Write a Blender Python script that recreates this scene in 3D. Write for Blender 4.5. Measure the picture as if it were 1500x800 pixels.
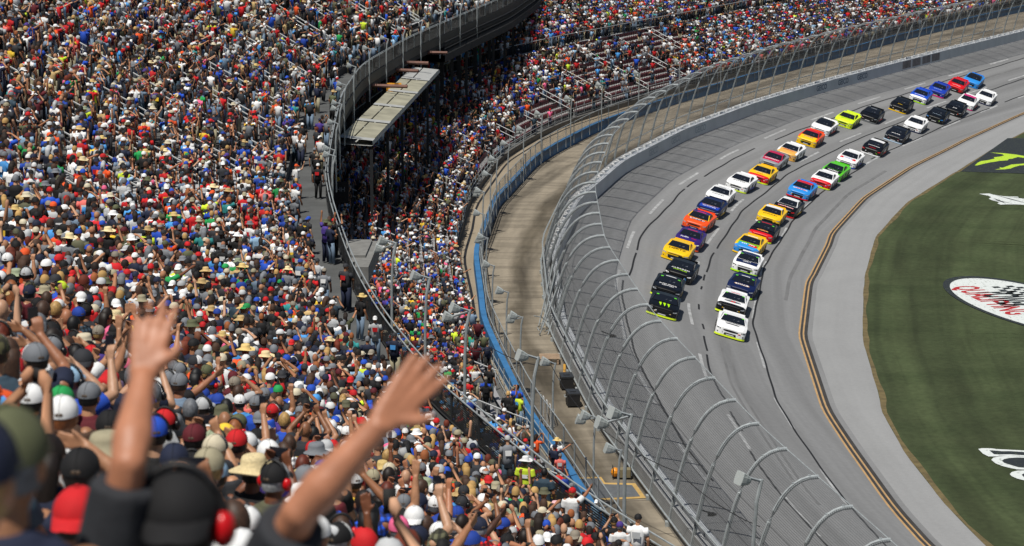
import bpy, math, random
import numpy as np
from mathutils import Vector, Matrix
random.seed(11); RNG = np.random.default_rng(7)
for o in list(bpy.data.objects): bpy.data.objects.remove(o)
SC = bpy.context.scene; COL = SC.collection
R = math.radians
# ------------------------------------------------------------------ camera, light, exposure
CAM_H = 34.0
cam_d = bpy.data.cameras.new("camera"); cam = bpy.data.objects.new("camera", cam_d); COL.objects.link(cam)
cam_d.sensor_width = 36; cam_d.lens = 79.2; cam_d.clip_start = 0.1; cam_d.clip_end = 4000
PITCH = math.atan(680 / 3300.0)
cam.location = (0, 0, CAM_H); cam.rotation_euler = (math.pi / 2 - PITCH, 0, 0)
cam_d.dof.use_dof = True; cam_d.dof.focus_distance = 95; cam_d.dof.aperture_fstop = 4.0
SC.camera = cam
SUN_EL = 66.0; SUN_TO = Vector((-0.50 * math.cos(R(SUN_EL)), -0.866 * math.cos(R(SUN_EL)), math.sin(R(SUN_EL))))
world = bpy.data.worlds.new("World"); SC.world = world; world.use_nodes = True
wn = world.node_tree.nodes; sky = wn.new("ShaderNodeTexSky"); sky.sky_type = 'NISHITA'; sky.sun_disc = False
sky.sun_elevation = R(SUN_EL); sky.sun_rotation = R(210)
world.node_tree.links.new(sky.outputs[0], wn["Background"].inputs[0]); wn["Background"].inputs[1].default_value = 0.05
sun_d = bpy.data.lights.new("sun", 'SUN'); sun_d.energy = 4.7; sun_d.angle = R(0.5); sun_d.color = (1.0, 0.955, 0.88)
sun = bpy.data.objects.new("sun", sun_d); COL.objects.link(sun)
sun.rotation_euler = (-SUN_TO).to_track_quat('-Z', 'Y').to_euler(); sun.location = (-60, -60, 120)
SC.view_settings.view_transform = 'Standard'; SC.view_settings.look = 'None'
SC.view_settings.exposure = -0.10; SC.view_settings.gamma = 1.0; SC.view_settings.use_curve_mapping = False
SC.render.engine = 'CYCLES'; SC.cycles.max_bounces = 5; SC.cycles.transparent_max_bounces = 24; SC.cycles.use_denoising = True
# ------------------------------------------------------------------ plan curves (metres): the track bends from "away" to "away and right"
def resample(P, step):
    P = np.asarray(P, float); d = np.r_[0, np.cumsum(np.linalg.norm(np.diff(P, axis=0), axis=1))]
    s = np.arange(int(d[-1] / step) + 1) * step
    return np.c_[np.interp(s, d, P[:, 0]), np.interp(s, d, P[:, 1])]
def smooth(P, n):
    P = P.copy()
    for _ in range(n): P[1:-1] = .25 * P[:-2] + .5 * P[1:-1] + .25 * P[2:]
    return P
class Path:
    """a plan curve with arc length, tangent and left normal"""
    def __init__(self, ctrl, n=60, step=1.0):
        P = resample(smooth(resample(ctrl, step), n), step); self.P = P; self.step = step
        T = np.gradient(P, axis=0); self.T = T / np.linalg.norm(T, axis=1)[:, None]
        self.N = np.c_[-self.T[:, 1], self.T[:, 0]]; self.L = (len(P) - 1) * step
    def at(self, s):
        s = np.clip(np.asarray(s, float), 0, self.L - 1e-6); i = (s / self.step).astype(int); t = (s / self.step - i)[..., None]
        i = np.minimum(i, len(self.P) - 2); f = lambda A: A[i] * (1 - t) + A[i + 1] * t
        N = f(self.N); N /= np.linalg.norm(N, axis=-1)[..., None]
        return f(self.P), N
    def find(self, p):
        p = np.asarray(p, float)[..., :2]; d = ((p[..., None, :] - self.P) ** 2).sum(-1); i = d.argmin(-1); r = p - self.P[i]
        return i * self.step + (self.T[i] * r).sum(-1), (self.N[i] * r).sum(-1)
BASE = Path([(26.19, 8.17), (21.08, 27.5), (16.35, 46.94), (12.03, 66.46), (8.14, 86.08), (4.99, 105.83), (3.04, 125.73), (2.87, 145.72), (4.93, 165.6), (9.32, 185.1), (15.82, 204.01), (24.01, 222.25), (33.39, 239.91), (43.45, 257.19), (53.77, 274.32), (64.19, 291.4), (74.7, 308.41), (85.3, 325.38), (95.98, 342.28), (106.75, 359.13), (117.62, 375.93), (128.57, 392.66), (139.6, 409.34), (150.73, 425.96), (161.94, 442.53), (173.23, 459.03)], 8)
def tab(*kv):
    k = np.array(kv, float); return lambda s: np.interp(s, k[:, 0], k[:, 1])
YEL = tab((0, -12.5), (40, -12.8), (94, -13.5), (111, -14.3), (136, -15.8), (162, -17.1), (175, -17.2), (209, -16.1), (236, -15.2), (268, -13.4), (320, -12.4), (520, -12))
LAWN = tab((0, -15), (40, -15.6), (94, -16.5), (109, -17.2), (124, -18.8), (138, -20.1), (159, -21.2), (194, -20.6), (221, -20.5), (252, -18.4), (320, -17), (520, -16))
BLUE = tab((0, 4.2), (93, 4.1), (109, 4.5), (125, 4.8), (146, 5.5), (164, 6.4), (186, 8.0), (205, 8.7), (235, 9.0), (260, 10.0), (290, 11.5), (330, 12.5), (520, 13))
LOWF = tab((0, 4.7), (80, 4.6), (93, 4.75), (106, 5.2), (117, 5.6), (129, 6.1), (136, 6.5), (150, 7.4), (161, 8.4), (180, 10.6), (192, 11.7), (202, 12.0), (214, 11.9), (230, 11.5), (250, 11.7), (280, 12.9), (330, 14.2), (520, 15))
UP = Path([(43, -14), (32.2, 3), (19.6, 22.5), (10.2, 38.5), (2.6, 54), (1.4, 57), (-.6, 63), (-2.6, 69), (-4.7, 78), (-6.3, 87), (-8.1, 100), (-9.1, 109), (-9.9, 124), (-10.6, 140), (-10.4, 156), (-8.0, 175), (-4.1, 196), (-.6, 214), (2.2, 236), (4.0, 256), (6, 282)], 14)
Z_ROAD = 4.7; Z_WALK = 15.5; BANK = 4.3
def track_z(s, o):
    f = o / YEL(s); return np.where(f < 1, BANK * (1 - f), -0.02 * (np.abs(o) - np.abs(YEL(s))))
# upper stand: offset o (m) outward from the railing -> floor height; rows of UR x UH
UW, UR, UH, UN = 2.1, 0.80, 0.475, 40
def up_floor(o): k = np.floor((np.asarray(o) - UW) / UR); return Z_WALK + np.maximum(k + 1, 0) * UH
LR, LH, LN, LZ0 = 0.85, 0.38, 34, 5.42
def low_floor(o):
    k = np.floor(np.asarray(o) / LR); return LZ0 + np.maximum(k, 0) * LH
# ------------------------------------------------------------------ helpers
def lin(h):
    h = h.lstrip('#'); c = [int(h[i:i + 2], 16) / 255 for i in (0, 2, 4)]
    return tuple(x / 12.92 if x <= .04045 else ((x + .055) / 1.055) ** 2.4 for x in c)
class MB:
    def __init__(s): s.v = []; s.f = []; s.uv = {}
    def add(s, vs, fs):
        n = len(s.v); s.v += [tuple(map(float, p)) for p in vs]; s.f += [tuple(i + n for i in f) for f in fs]; return n
    def box(s, c, d, rz=0.0, M=None):
        x, y, z = d[0] / 2, d[1] / 2, d[2] / 2; cr, sr = math.cos(rz), math.sin(rz); vs = []
        for dz in (-z, z):
            for dx, dy in ((-x, -y), (x, -y), (x, y), (-x, y)):
                p = (c[0] + dx * cr - dy * sr, c[1] + dx * sr + dy * cr, c[2] + dz)
                vs.append(tuple(M @ Vector(p)) if M else p)
        return s.add(vs, [(3, 2, 1, 0), (4, 5, 6, 7), (0, 1, 5, 4), (1, 2, 6, 5), (2, 3, 7, 6), (3, 0, 4, 7)])
    def tube(s, pts, rad, n=6, cap=True, ref=None):
        pts = [Vector(p) for p in pts]; m = len(pts)
        if not hasattr(rad, '__len__'): rad = [rad] * m
        rings = []
        for i, p in enumerate(pts):
            t = (pts[min(i + 1, m - 1)] - pts[max(i - 1, 0)]).normalized()
            rf = Vector(ref) if ref is not None else (Vector((0, 0, 1)) if abs(t.z) < .9 else Vector((1, 0, 0)))
            e2 = t.cross(rf)
            if e2.length < 1e-4: e2 = t.cross(Vector((0, 1, 0)))
            e2.normalize(); e1 = e2.cross(t)
            ra, rb = rad[i] if hasattr(rad[i], '__len__') else (rad[i], rad[i])
            rings.append([p + e1 * (ra * math.cos(2 * math.pi * k / n)) + e2 * (rb * math.sin(2 * math.pi * k / n)) for k in range(n)])
        vs = [q for r in rings for q in r]; fs = []
        for i in range(m - 1):
            for k in range(n): fs.append((i * n + k, i * n + (k + 1) % n, (i + 1) * n + (k + 1) % n, (i + 1) * n + k))
        if cap: fs += [tuple(range(n - 1, -1, -1)), tuple((m - 1) * n + k for k in range(n))]
        return s.add(vs, fs)
    def ell(s, c, r, n=10, m=6, zmin=-1.0, zmax=1.0, M=None):
        vs = []; fs = []
        a0, a1 = math.asin(zmin), math.asin(zmax)
        for j in range(m + 1):
            a = a0 + (a1 - a0) * j / m
            for k in range(n):
                b = 2 * math.pi * k / n; p = Vector((r[0] * math.cos(a) * math.cos(b), r[1] * math.cos(a) * math.sin(b), r[2] * math.sin(a)))
                if M is not None: p = M @ p
                vs.append((p.x + c[0], p.y + c[1], p.z + c[2]))
        for j in range(m):
            for k in range(n): fs.append((j * n + k, j * n + (k + 1) % n, (j + 1) * n + (k + 1) % n, (j + 1) * n + k))
        return s.add(vs, fs)
    def grid(s, A):
        A = np.asarray(A, float); a, b = A.shape[:2]
        fs = [(i * b + j, (i + 1) * b + j, (i + 1) * b + j + 1, i * b + j + 1) for i in range(a - 1) for j in range(b - 1)]
        return s.add(A.reshape(-1, 3), fs)
    def poly(s, P, z):
        return s.add([(x, y, z) for x, y in P], [tuple(range(len(P)))])
    def mesh(s, name, smooth=False):
        me = bpy.data.meshes.new(name); me.from_pydata(s.v, [], s.f); me.update()
        if smooth: me.polygons.foreach_set('use_smooth', [True] * len(me.polygons))
        return me
    def build(s, name, mat, parent=None, smooth=False, uvs=None):
        me = s.mesh(name, smooth)
        if uvs is not None:
            lay = me.uv_layers.new(name='UVMap'); li = np.empty(len(me.loops), int); me.loops.foreach_get('vertex_index', li)
            lay.data.foreach_set('uv', np.asarray(uvs, np.float32)[li].ravel())
        return link(name, me, mat, parent)
def link(name, me, mat=None, parent=None):
    o = bpy.data.objects.new(name, me); COL.objects.link(o)
    if mat is not None and not me.materials: me.materials.append(mat)
    if parent is not None: o.parent = parent
    return o
def tag(o, label=None, cat=None, group=None, kind=None):
    for k, v in (('label', label), ('category', cat), ('group', group), ('kind', kind)):
        if v: o[k] = v
    return o
def empty(name, loc=(0, 0, 0), label=None, cat=None, group=None, kind=None, rz=0):
    o = bpy.data.objects.new(name, None); COL.objects.link(o); o.location = loc; o.rotation_euler = (0, 0, rz); o.empty_display_size = .3
    return tag(o, label, cat, group, kind)
def copy_tree(o, parent=None):
    c = o.copy(); COL.objects.link(c)
    if parent is not None: c.parent = parent
    for ch in o.children: copy_tree(ch, c)
    return c
def xyz(path, s, o, z):
    P, N = path.at(s); q = P + N * np.asarray(o, float)[..., None]
    return np.concatenate([q, np.broadcast_to(np.asarray(z, float), q.shape[:-1])[..., None]], -1)
def sweep(mb, path, ss, prof, closed=False):
    """prof: list of (offset, z) pairs or a function s -> such a list; returns uv per vertex"""
    rows = []; uv = []
    for s in ss:
        pr = prof(s) if callable(prof) else prof; pr = np.asarray(pr, float)
        A = xyz(path, np.full(len(pr), s), pr[:, 0], pr[:, 1])
        l = np.r_[0, np.cumsum(np.linalg.norm(np.diff(pr, axis=0), axis=1))]
        if closed: A = np.r_[A, A[:1]]; l = np.r_[l, l[-1]]
        rows.append(A); uv.append(np.c_[np.full(len(A), s), l])
    mb.grid(np.array(rows)); return np.concatenate(uv)
def rng(a, b, st): return np.linspace(a, b, max(2, int(round((b - a) / st)) + 1))
# ------------------------------------------------------------------ materials
MATS = {}
def mat(name, col, rough=.6, metal=0., noise=0., nscale=3., bump=0., obj=False, spec=.5, coat=0., col2=None, coords='Object', thr=.5):
    if name in MATS: return MATS[name]
    m = bpy.data.materials.new(name); m.use_nodes = True; nt = m.node_tree; N = nt.nodes; L = nt.links
    b = N['Principled BSDF']; b.inputs['Roughness'].default_value = rough; b.inputs['Metallic'].default_value = metal
    b.inputs['Specular IOR Level'].default_value = spec; b.inputs['Coat Weight'].default_value = coat
    if isinstance(col, str): col = lin(col)
    src = None
    if obj:
        oi = N.new('ShaderNodeObjectInfo'); src = oi.outputs['Color']
    if noise or bump:
        tc = N.new('ShaderNodeTexCoord'); nz = N.new('ShaderNodeTexNoise'); nz.inputs['Scale'].default_value = nscale; nz.inputs['Detail'].default_value = 5
        L.new(tc.outputs[coords], nz.inputs['Vector'])
    if noise:
        mx = N.new('ShaderNodeMix'); mx.data_type = 'RGBA'; mx.blend_type = 'MULTIPLY' if col2 is None else 'MIX'
        rp = N.new('ShaderNodeValToRGB'); L.new(nz.outputs[0], rp.inputs[0])
        if col2 is None:
            lo = 1 - noise; rp.color_ramp.elements[0].position = .3; rp.color_ramp.elements[1].position = .7
            rp.color_ramp.elements[0].color = (lo, lo, lo, 1); rp.color_ramp.elements[1].color = (1, 1, 1, 1)
            mx.inputs[0].default_value = 1
            if src: L.new(src, mx.inputs[6])
            else: mx.inputs[6].default_value = (*col, 1)
            L.new(rp.outputs[0], mx.inputs[7])
        else:
            if isinstance(col2, str): col2 = lin(col2)
            rp.color_ramp.elements[0].position = thr - noise / 2; rp.color_ramp.elements[1].position = thr + noise / 2
            L.new(rp.outputs[0], mx.inputs[0])
            if src: L.new(src, mx.inputs[6])
            else: mx.inputs[6].default_value = (*col, 1)
            mx.inputs[7].default_value = (*col2, 1)
        L.new(mx.outputs[2], b.inputs['Base Color'])
    elif src: L.new(src, b.inputs['Base Color'])
    else: b.inputs['Base Color'].default_value = (*col, 1)
    if bump:
        bp = N.new('ShaderNodeBump'); bp.inputs['Strength'].default_value = bump; bp.inputs['Distance'].default_value = .02
        L.new(nz.outputs[0], bp.inputs['Height']); L.new(bp.outputs[0], b.inputs['Normal'])
    MATS[name] = m; return m
def uv_surface(name, base, rough, layers, band=None):
    """material from noise layers stretched along/across the UV strip: layers = (scale_u, scale_v, lo, hi, dark) multiplied together"""
    m = bpy.data.materials.new(name); m.use_nodes = True; N = m.node_tree.nodes; L = m.node_tree.links; b = N['Principled BSDF']
    b.inputs['Roughness'].default_value = rough; b.inputs['Specular IOR Level'].default_value = .25
    uv = N.new('ShaderNodeUVMap'); cur = None
    for k, (su, sv, p0, p1, dark) in enumerate(layers):
        mp = N.new('ShaderNodeMapping'); mp.inputs['Scale'].default_value = (su, sv, 1); mp.inputs['Location'].default_value = (k * 7.3, k * 3.1, 0)
        L.new(uv.outputs[0], mp.inputs[0]); nz = N.new('ShaderNodeTexNoise'); nz.inputs['Scale'].default_value = 1; nz.inputs['Detail'].default_value = 4
        L.new(mp.outputs[0], nz.inputs['Vector']); rp = N.new('ShaderNodeValToRGB'); L.new(nz.outputs[0], rp.inputs[0])
        rp.color_ramp.elements[0].position = p0; rp.color_ramp.elements[1].position = p1
        d = dark if hasattr(dark, '__len__') else (dark,) * 3
        rp.color_ramp.elements[0].color = (*d, 1); rp.color_ramp.elements[1].color = (1, 1, 1, 1)
        mx = N.new('ShaderNodeMix'); mx.data_type = 'RGBA'; mx.blend_type = 'MULTIPLY'; mx.inputs[0].default_value = 1
        if cur is None: mx.inputs[6].default_value = (*base, 1)
        else: L.new(cur, mx.inputs[6])
        L.new(rp.outputs[0], mx.inputs[7]); cur = mx.outputs[2]
    if band:
        c, w, dark = band; sp = N.new('ShaderNodeSeparateXYZ'); L.new(uv.outputs[0], sp.inputs[0])
        def mth(op, a, v):
            n = N.new('ShaderNodeMath'); n.operation = op
            for i, q in enumerate((a, v)):
                if hasattr(q, 'node'): L.new(q, n.inputs[i])
                else: n.inputs[i].default_value = q
            return n.outputs[0]
        mp = N.new('ShaderNodeMapping'); mp.inputs['Scale'].default_value = (.11, .5, 1); L.new(uv.outputs[0], mp.inputs[0]); nz = N.new('ShaderNodeTexNoise'); nz.inputs['Scale'].default_value = 1; nz.inputs['Detail'].default_value = 5; L.new(mp.outputs[0], nz.inputs['Vector'])
        d = mth('DIVIDE', mth('ABSOLUTE', mth('SUBTRACT', sp.outputs[1], c), 0), w); t = mth('ADD', mth('MULTIPLY', mth('SUBTRACT', 1.0, d), .9), mth('MULTIPLY', mth('SUBTRACT', nz.outputs[0], .5), 2.6))
        rp = N.new('ShaderNodeValToRGB'); L.new(t, rp.inputs[0]); rp.color_ramp.elements[0].position = .1; rp.color_ramp.elements[0].color = (1, 1, 1, 1); rp.color_ramp.elements[1].position = .75; rp.color_ramp.elements[1].color = (*dark, 1)
        mx = N.new('ShaderNodeMix'); mx.data_type = 'RGBA'; mx.blend_type = 'MULTIPLY'; mx.inputs[0].default_value = 1; L.new(cur, mx.inputs[6]); L.new(rp.outputs[0], mx.inputs[7]); cur = mx.outputs[2]
    L.new(cur, b.inputs['Base Color']); return m
M_TRACK = uv_surface('asphalt', (.262, .266, .270), .85, [(.012, 1.3, .35, .62, .86), (.05, .25, .3, .65, .88), (.006, .42, .36, .56, .84), (3, 3, .3, .7, .9)])
M_APRON = uv_surface('apron_concrete', (.30, .305, .308), .85, [(.02, .9, .3, .65, .9), (.25, .3, .25, .6, .93), (4, 4, .3, .7, .93)])
M_GRASS = uv_surface('lawn_turf', (.074, .098, .042), .95, [(.008, .33, .44, .56, .74), (.10, .5, .35, .6, (.8, .78, .78)), (2.2, 2.2, .3, .75, .72), (.3, .12, .35, .6, (.78, .82, .78)), (.02, 1.2, .3, .5, .82)])
M_ROAD = uv_surface('service_road_concrete', (.31, .268, .205), .9, [(.07, .55, .36, .56, .5), (.16, 1.1, .3, .62, .8), (.9, .15, .42, .5, .82), (3, 3, .3, .7, .88)], (1.5, 1.1, (.50, .49, .47)))
M_STRIP = uv_surface('stand_apron_concrete', (.33, .275, .20), .9, [(.12, .5, .33, .6, .75), (3, 3, .3, .7, .9)])
M_DECK = mat('deck_concrete', (.10, .105, .105), .85, noise=.35, nscale=.8)
M_TREAD = mat('tread_concrete', (.115, .115, .112), .9, noise=.3, nscale=1.2)
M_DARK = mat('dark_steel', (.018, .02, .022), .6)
M_DARKC = mat('shadowed_concrete', (.022, .023, .025), .9, noise=.3, nscale=.5)  # shade under the deck is put into this near-black tone
M_GALV = mat('galvanised_pipe', (.44, .48, .49), .45, .25, noise=.3, nscale=4)
M_WPIPE = mat('pale_aluminium', (.72, .73, .72), .45, .1, noise=.15, nscale=3)
M_BENCH = mat('bench_aluminium', (.55, .56, .57), .5, .2, noise=.2, nscale=2)
M_BLUE = mat('blue_wall_paint', (.045, .19, .42), .6, noise=.35, nscale=.9)
M_WALL = mat('barrier_paint', (.60, .63, .66), .55, noise=.14, nscale=.6)
M_FOAM = mat('white_foam', (.86, .87, .87), .8, noise=.1, nscale=4)
M_WHITE = mat('white_road_paint', (.46, .47, .475), .8, noise=.45, nscale=1.6)
M_YEL = mat('yellow_road_paint', (.48, .30, .13), .8, noise=.25, nscale=1.5)
M_SEAM = mat('seam_sealant', (.012, .012, .013), .7)
M_SKID = mat('tyre_marks', (.18, .182, .184), .85, noise=.3, nscale=.4)
M_LOGOB = mat('lawn_paint_black', (.014, .02, .025), .9, noise=.16, nscale=5.5, col2=(.075, .10, .05), thr=.66)
M_LOGOW = mat('lawn_paint_white', (.62, .66, .65), .9, noise=.16, nscale=5.5, col2=(.075, .10, .05), thr=.66)
M_LOGOG = mat('lawn_paint_lime', (.42, .62, .03), .9, noise=.16, nscale=5.5, col2=(.075, .10, .05), thr=.66)
M_LOGOR = mat('lawn_paint_red', (.40, .012, .02), .9, noise=.16, nscale=5.5, col2=(.075, .10, .05), thr=.66)
M_SEAT = mat('maroon_seat', (.085, .014, .02), .55, noise=.2, nscale=2)
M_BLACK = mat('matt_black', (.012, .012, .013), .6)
M_HORN = mat('grey_fibreglass', (.46, .50, .49), .5, noise=.12, nscale=2)
M_ROOF = mat('roof_panel', (.40, .385, .29), .7, noise=.4, nscale=.7)
M_ROOFG = mat('roof_trim', (.42, .43, .42), .6, noise=.2)
M_RUST = mat('rusty_girder', (.20, .10, .075), .8, noise=.4, nscale=2)
M_GEICO = mat('letter_paint', (.06, .10, .16), .6)
M_PANEL = mat('faded_panel', (.30, .27, .265), .8, noise=.5, nscale=1.4)
M_ORANGE = mat('amber_cloth', (.75, .33, .02), .7)
def fence_mat(name, cell, wire, col):
    m = bpy.data.materials.new(name); m.use_nodes = True; N = m.node_tree.nodes; L = m.node_tree.links; b = N['Principled BSDF']
    b.inputs['Base Color'].default_value = (*col, 1); b.inputs['Roughness'].default_value = .55; b.inputs['Metallic'].default_value = .2
    uv = N.new('ShaderNodeUVMap'); sp = N.new('ShaderNodeSeparateXYZ'); L.new(uv.outputs[0], sp.inputs[0]); prev = None
    def mth(op, a, v):
        n = N.new('ShaderNodeMath'); n.operation = op; L.new(a, n.inputs[0])
        if hasattr(v, 'node'): L.new(v, n.inputs[1])
        else: n.inputs[1].default_value = v
        return n.outputs[0]
    u, v = sp.outputs[0], sp.outputs[1]
    a = mth('LESS_THAN', mth('FRACT', mth('DIVIDE', u, cell), 0), wire); c = mth('LESS_THAN', mth('FRACT', mth('DIVIDE', v, cell), 0), wire)
    fac = mth('MAXIMUM', a, c); tr = N.new('ShaderNodeBsdfTransparent'); mx = N.new('ShaderNodeMixShader')
    L.new(fac, mx.inputs[0]); L.new(tr.outputs[0], mx.inputs[1]); L.new(b.outputs[0], mx.inputs[2]); L.new(mx.outputs[0], N['Material Output'].inputs[0])
    return m
M_MESH = fence_mat('catch_fence_wire', .08, .175, (.13, .135, .137))
M_CHAIN = fence_mat('chain_link_wire', .08, .17, (.10, .105, .11))
M_RAILNET = fence_mat('railing_net_wire', .07, .60, (.016, .017, .018))
# ------------------------------------------------------------------ ground, track, apron, lawn
g = MB(); g.add([(-900, -300, -.9), (1500, -300, -.9), (1500, 2500, -.9), (-900, 2500, -.9)], [(0, 1, 2, 3)])
tag(g.build('ground', mat('bare_ground', (.17, .15, .10), .95, noise=.4, nscale=.05)), kind='structure')
S_ALL = rng(0, 505, 2.0)
mb = MB(); uv = []
rows = []
for s in S_ALL:
    ys = YEL(s) - .9; oo = np.r_[np.linspace(0.02, YEL(s), 12), ys]; zz = np.where(oo > YEL(s), BANK * (1 - oo / YEL(s)), 0.0)
    zz[-1] = -.004; rows.append(xyz(BASE, np.full(13, s), oo, zz)); uv.append(np.c_[np.full(13, s), oo])
mb.grid(np.array(rows)); TRACK = tag(mb.build('track', M_TRACK, uvs=np.concatenate(uv), smooth=True), kind='structure')
mb = MB(); u = sweep(mb, BASE, S_ALL, lambda s: [(YEL(s) - .9, -.004), (LAWN(s) * .5 + YEL(s) * .5, -.03), (LAWN(s), -.06)])
tag(mb.build('apron_road', M_APRON, uvs=u), kind='structure')
mb = MB(); u = sweep(mb, BASE, S_ALL, lambda s: [(LAWN(s), -.064), (LAWN(s) - 6, -.09), (LAWN(s) - 130, -.10)])
LAWN_O = tag(mb.build('lawn', M_GRASS, uvs=u), kind='structure')
# worn brown lip of the lawn
mb = MB(); sweep(mb, BASE, S_ALL, lambda s: [(LAWN(s) + .03 * math.sin(s * .7), -.052), (LAWN(s) - .30 - .08 * math.sin(s * .37) - .05 * math.sin(s * .83), -.058)])
mb.build('worn_edge', mat('worn_turf', (.17, .13, .055), .95, noise=.5, nscale=1.5), LAWN_O)
def band(s0, s1, frac, w, mb, wob=0., up=.006, st=1.0, ph=0.):
    ss = rng(s0, s1, st)
    def pr(s):
        o = YEL(s) * frac + wob * (1.6 * math.sin(s * .23 + ph) + .6 * math.sin(s * .9 + 2 * ph)); f = lambda q: float(track_z(s, q)) + up
        return [(o + w / 2, f(o + w / 2)), (o - w / 2, f(o - w / 2))]
    sweep(mb, BASE, ss, pr)
mb = MB()
for lane, (fr, ph) in enumerate([(.245, 6.0), (.545, 1.3), (.81, 9.0)]):
    s = 30 + ph
    while s < 480:
        band(s, s + 6.8, fr, .20, mb); s += 14.6
mb.build('lane_markings', M_WHITE, TRACK)
mb = MB()
for s0, s1, fr in [(20, 104, .54), (108, 112, .56), (114, 126, .575), (127, 131, .58), (133, 134.5, .585), (139, 141, .585), (146, 147, .585), (149, 151, .587), (152, 160, .59), (162, 320, .59), (330, 420, .6), (95, 142, .27), (144, 152, .285), (153, 181, .285), (182, 186, .285), (188, 206, .29), (212, 300, .30), (20, 214, .815), (218, 262, .80), (268, 330, .80)]:
    band(s0, s1, fr, .13, mb, .035, .008, .5, fr * 9)
mb.build('sealed_seams', M_SEAM, TRACK)
mb = MB()
for fr, s0, s1, w in [(.645, 100, 131, .16), (.675, 96, 131, .16), (.93, 150, 215, .25), (.42, 200, 290, .25)]:
    band(s0, s1, fr, w, mb, .02, .010, 2)
mb.build('skid_marks', M_SKID, TRACK)
mb = MB(); sweep(mb, BASE, S_ALL, lambda s: [(YEL(s) + .02, .008), (YEL(s) - .09, .008)]); sweep(mb, BASE, S_ALL, lambda s: [(YEL(s) - .26, .008), (YEL(s) - .36, .008)])
mb.build('yellow_lines', M_YEL, TRACK)
mb = MB(); sweep(mb, BASE, S_ALL, lambda s: [(YEL(s) - .10, .008), (YEL(s) - .25, .008)]); sweep(mb, BASE, S_ALL, lambda s: [(YEL(s) - .37, .006), (YEL(s) - .58, .005)])
mb.build('line_border', mat('line_border_paint', (.045, .042, .04), .85, noise=.4, nscale=.8), TRACK)
# painted emblems on the lawn
PAINT = {'patch': [(43.0, 213.48), (45.68, 212.86), (48.81, 212.24), (52.42, 211.02), (58.03, 234.35), (54.06, 235.85), (52.33, 235.85)], 'claw': [[(45.11, 217.17), (45.69, 218.78), (46.28, 219.96), (47.11, 220.56), (47.98, 221.56), (48.06, 222.43), (48.83, 222.9), (49.33, 223.58), (49.36, 224.47), (48.37, 225.64), (49.61, 225.15), (50.66, 224.26), (51.27, 223.31), (51.94, 221.76), (51.46, 221.42), (50.51, 222.63), (49.63, 221.42), (49.3, 221.29), (49.01, 220.43), (48.13, 220.1), (47.61, 219.57), (47.01, 219.11), (46.11, 218.13), (45.31, 217.17)], [(46.5, 214.62), (47.2, 215.25), (47.28, 216.08), (47.49, 215.7), (48.85, 217.81), (49.72, 218.13), (51.34, 219.11), (51.05, 217.81), (49.5, 217.17), (48.67, 216.08), (48.19, 215.25), (47.49, 214.75)]], 'swoosh': [(42.16, 200.67), (43.14, 200.89), (43.37, 200.23), (44.11, 199.41), (45.34, 199.14), (45.3, 198.33), (46.44, 197.52), (45.78, 194.62), (44.28, 195.14), (43.56, 195.14), (42.9, 194.99), (42.77, 195.67), (43.1, 196.35), (42.65, 197.26), (42.5, 198.06), (42.9, 198.87), (42.79, 199.69)], 'oval_up': [(31.78, 160.56), (32.7, 162.49), (33.86, 163.23), (35.32, 162.99), (36.42, 162.25), (37.41, 161.04)], 'oval_lo': [(31.62, 158.66), (31.81, 156.58), (32.22, 155.0), (32.77, 153.01), (33.27, 150.86), (33.89, 149.38), (34.54, 148.14)], 'qual': [(32.67, 160.41), (34.85, 151.1), (33.64, 159.66)], 'word': [(34.69, 158.49), (35.77, 153.67), (35.93, 159.07)], 'l1': [(25.32, 117.9), (25.54, 118.04), (25.98, 118.04), (26.46, 117.84), (26.89, 117.77), (28.45, 117.48), (28.19, 116.33), (26.93, 116.59), (26.64, 116.59), (26.19, 116.59), (26.02, 116.46), (25.58, 116.46), (25.39, 116.98)], 'l1i': [(25.86, 117.61), (26.25, 117.53), (26.49, 117.44), (26.97, 117.44), (28.37, 117.11), (28.23, 116.49), (26.84, 116.85), (26.24, 116.82), (25.96, 116.87)], 'l2': [(25.59, 115.81), (25.78, 116.2), (26.13, 116.46), (26.64, 116.59), (28.18, 116.3), (27.64, 113.91), (26.59, 114.03), (26.28, 114.28), (25.93, 114.66), (25.68, 115.17)], 'l2i': [(26.12, 115.62), (26.31, 115.94), (26.61, 116.13), (27.07, 116.22), (28.15, 116.13), (27.69, 114.16), (26.74, 114.41), (26.41, 114.85), (26.16, 115.23)], 'l3': [(26.01, 113.17), (26.19, 113.54), (26.54, 113.81), (27.64, 113.91), (27.08, 111.47), (26.22, 112.37), (26.03, 112.8)], 'l3i': [(26.6, 113.04), (26.78, 113.29), (27.52, 113.41), (27.24, 112.19), (26.63, 112.61)]}
def painted(name, P, z, m, parent): q = MB(); q.poly(P, z); return q.build(name, m, parent)
painted('black_patch', PAINT['patch'], -.05, M_LOGOB, LAWN_O)
for c in PAINT['claw']: painted('claw_mark', c, -.044, M_LOGOG, LAWN_O)
painted('white_script', PAINT['swoosh'], -.05, M_LOGOW, LAWN_O)
def sx(P, t): P = np.array(P); return tuple(P[0] * (1 - t) + P[1] * t)
SW = [np.array(p) for p in PAINT['swoosh']]
for a, b, w in ((1, 7, .12), (15, 9, .14), (14, 8, .10), (3, 6, .10)):
    d = SW[b] - SW[a]; n = np.array((-d[1], d[0])) / np.linalg.norm(d) * w; m = .5
    painted('script_gap', [tuple(SW[a] + d * .12), tuple(SW[a] + d * .5 - n), tuple(SW[a] + d * .9), tuple(SW[a] + d * .5 + n)], -.043, M_LOGOB, LAWN_O)
C0 = np.array((36.59, 153.76)); E1 = np.array((math.cos(-1.2687), math.sin(-1.2687))); E2 = np.array((-E1[1], E1[0]))
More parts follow.
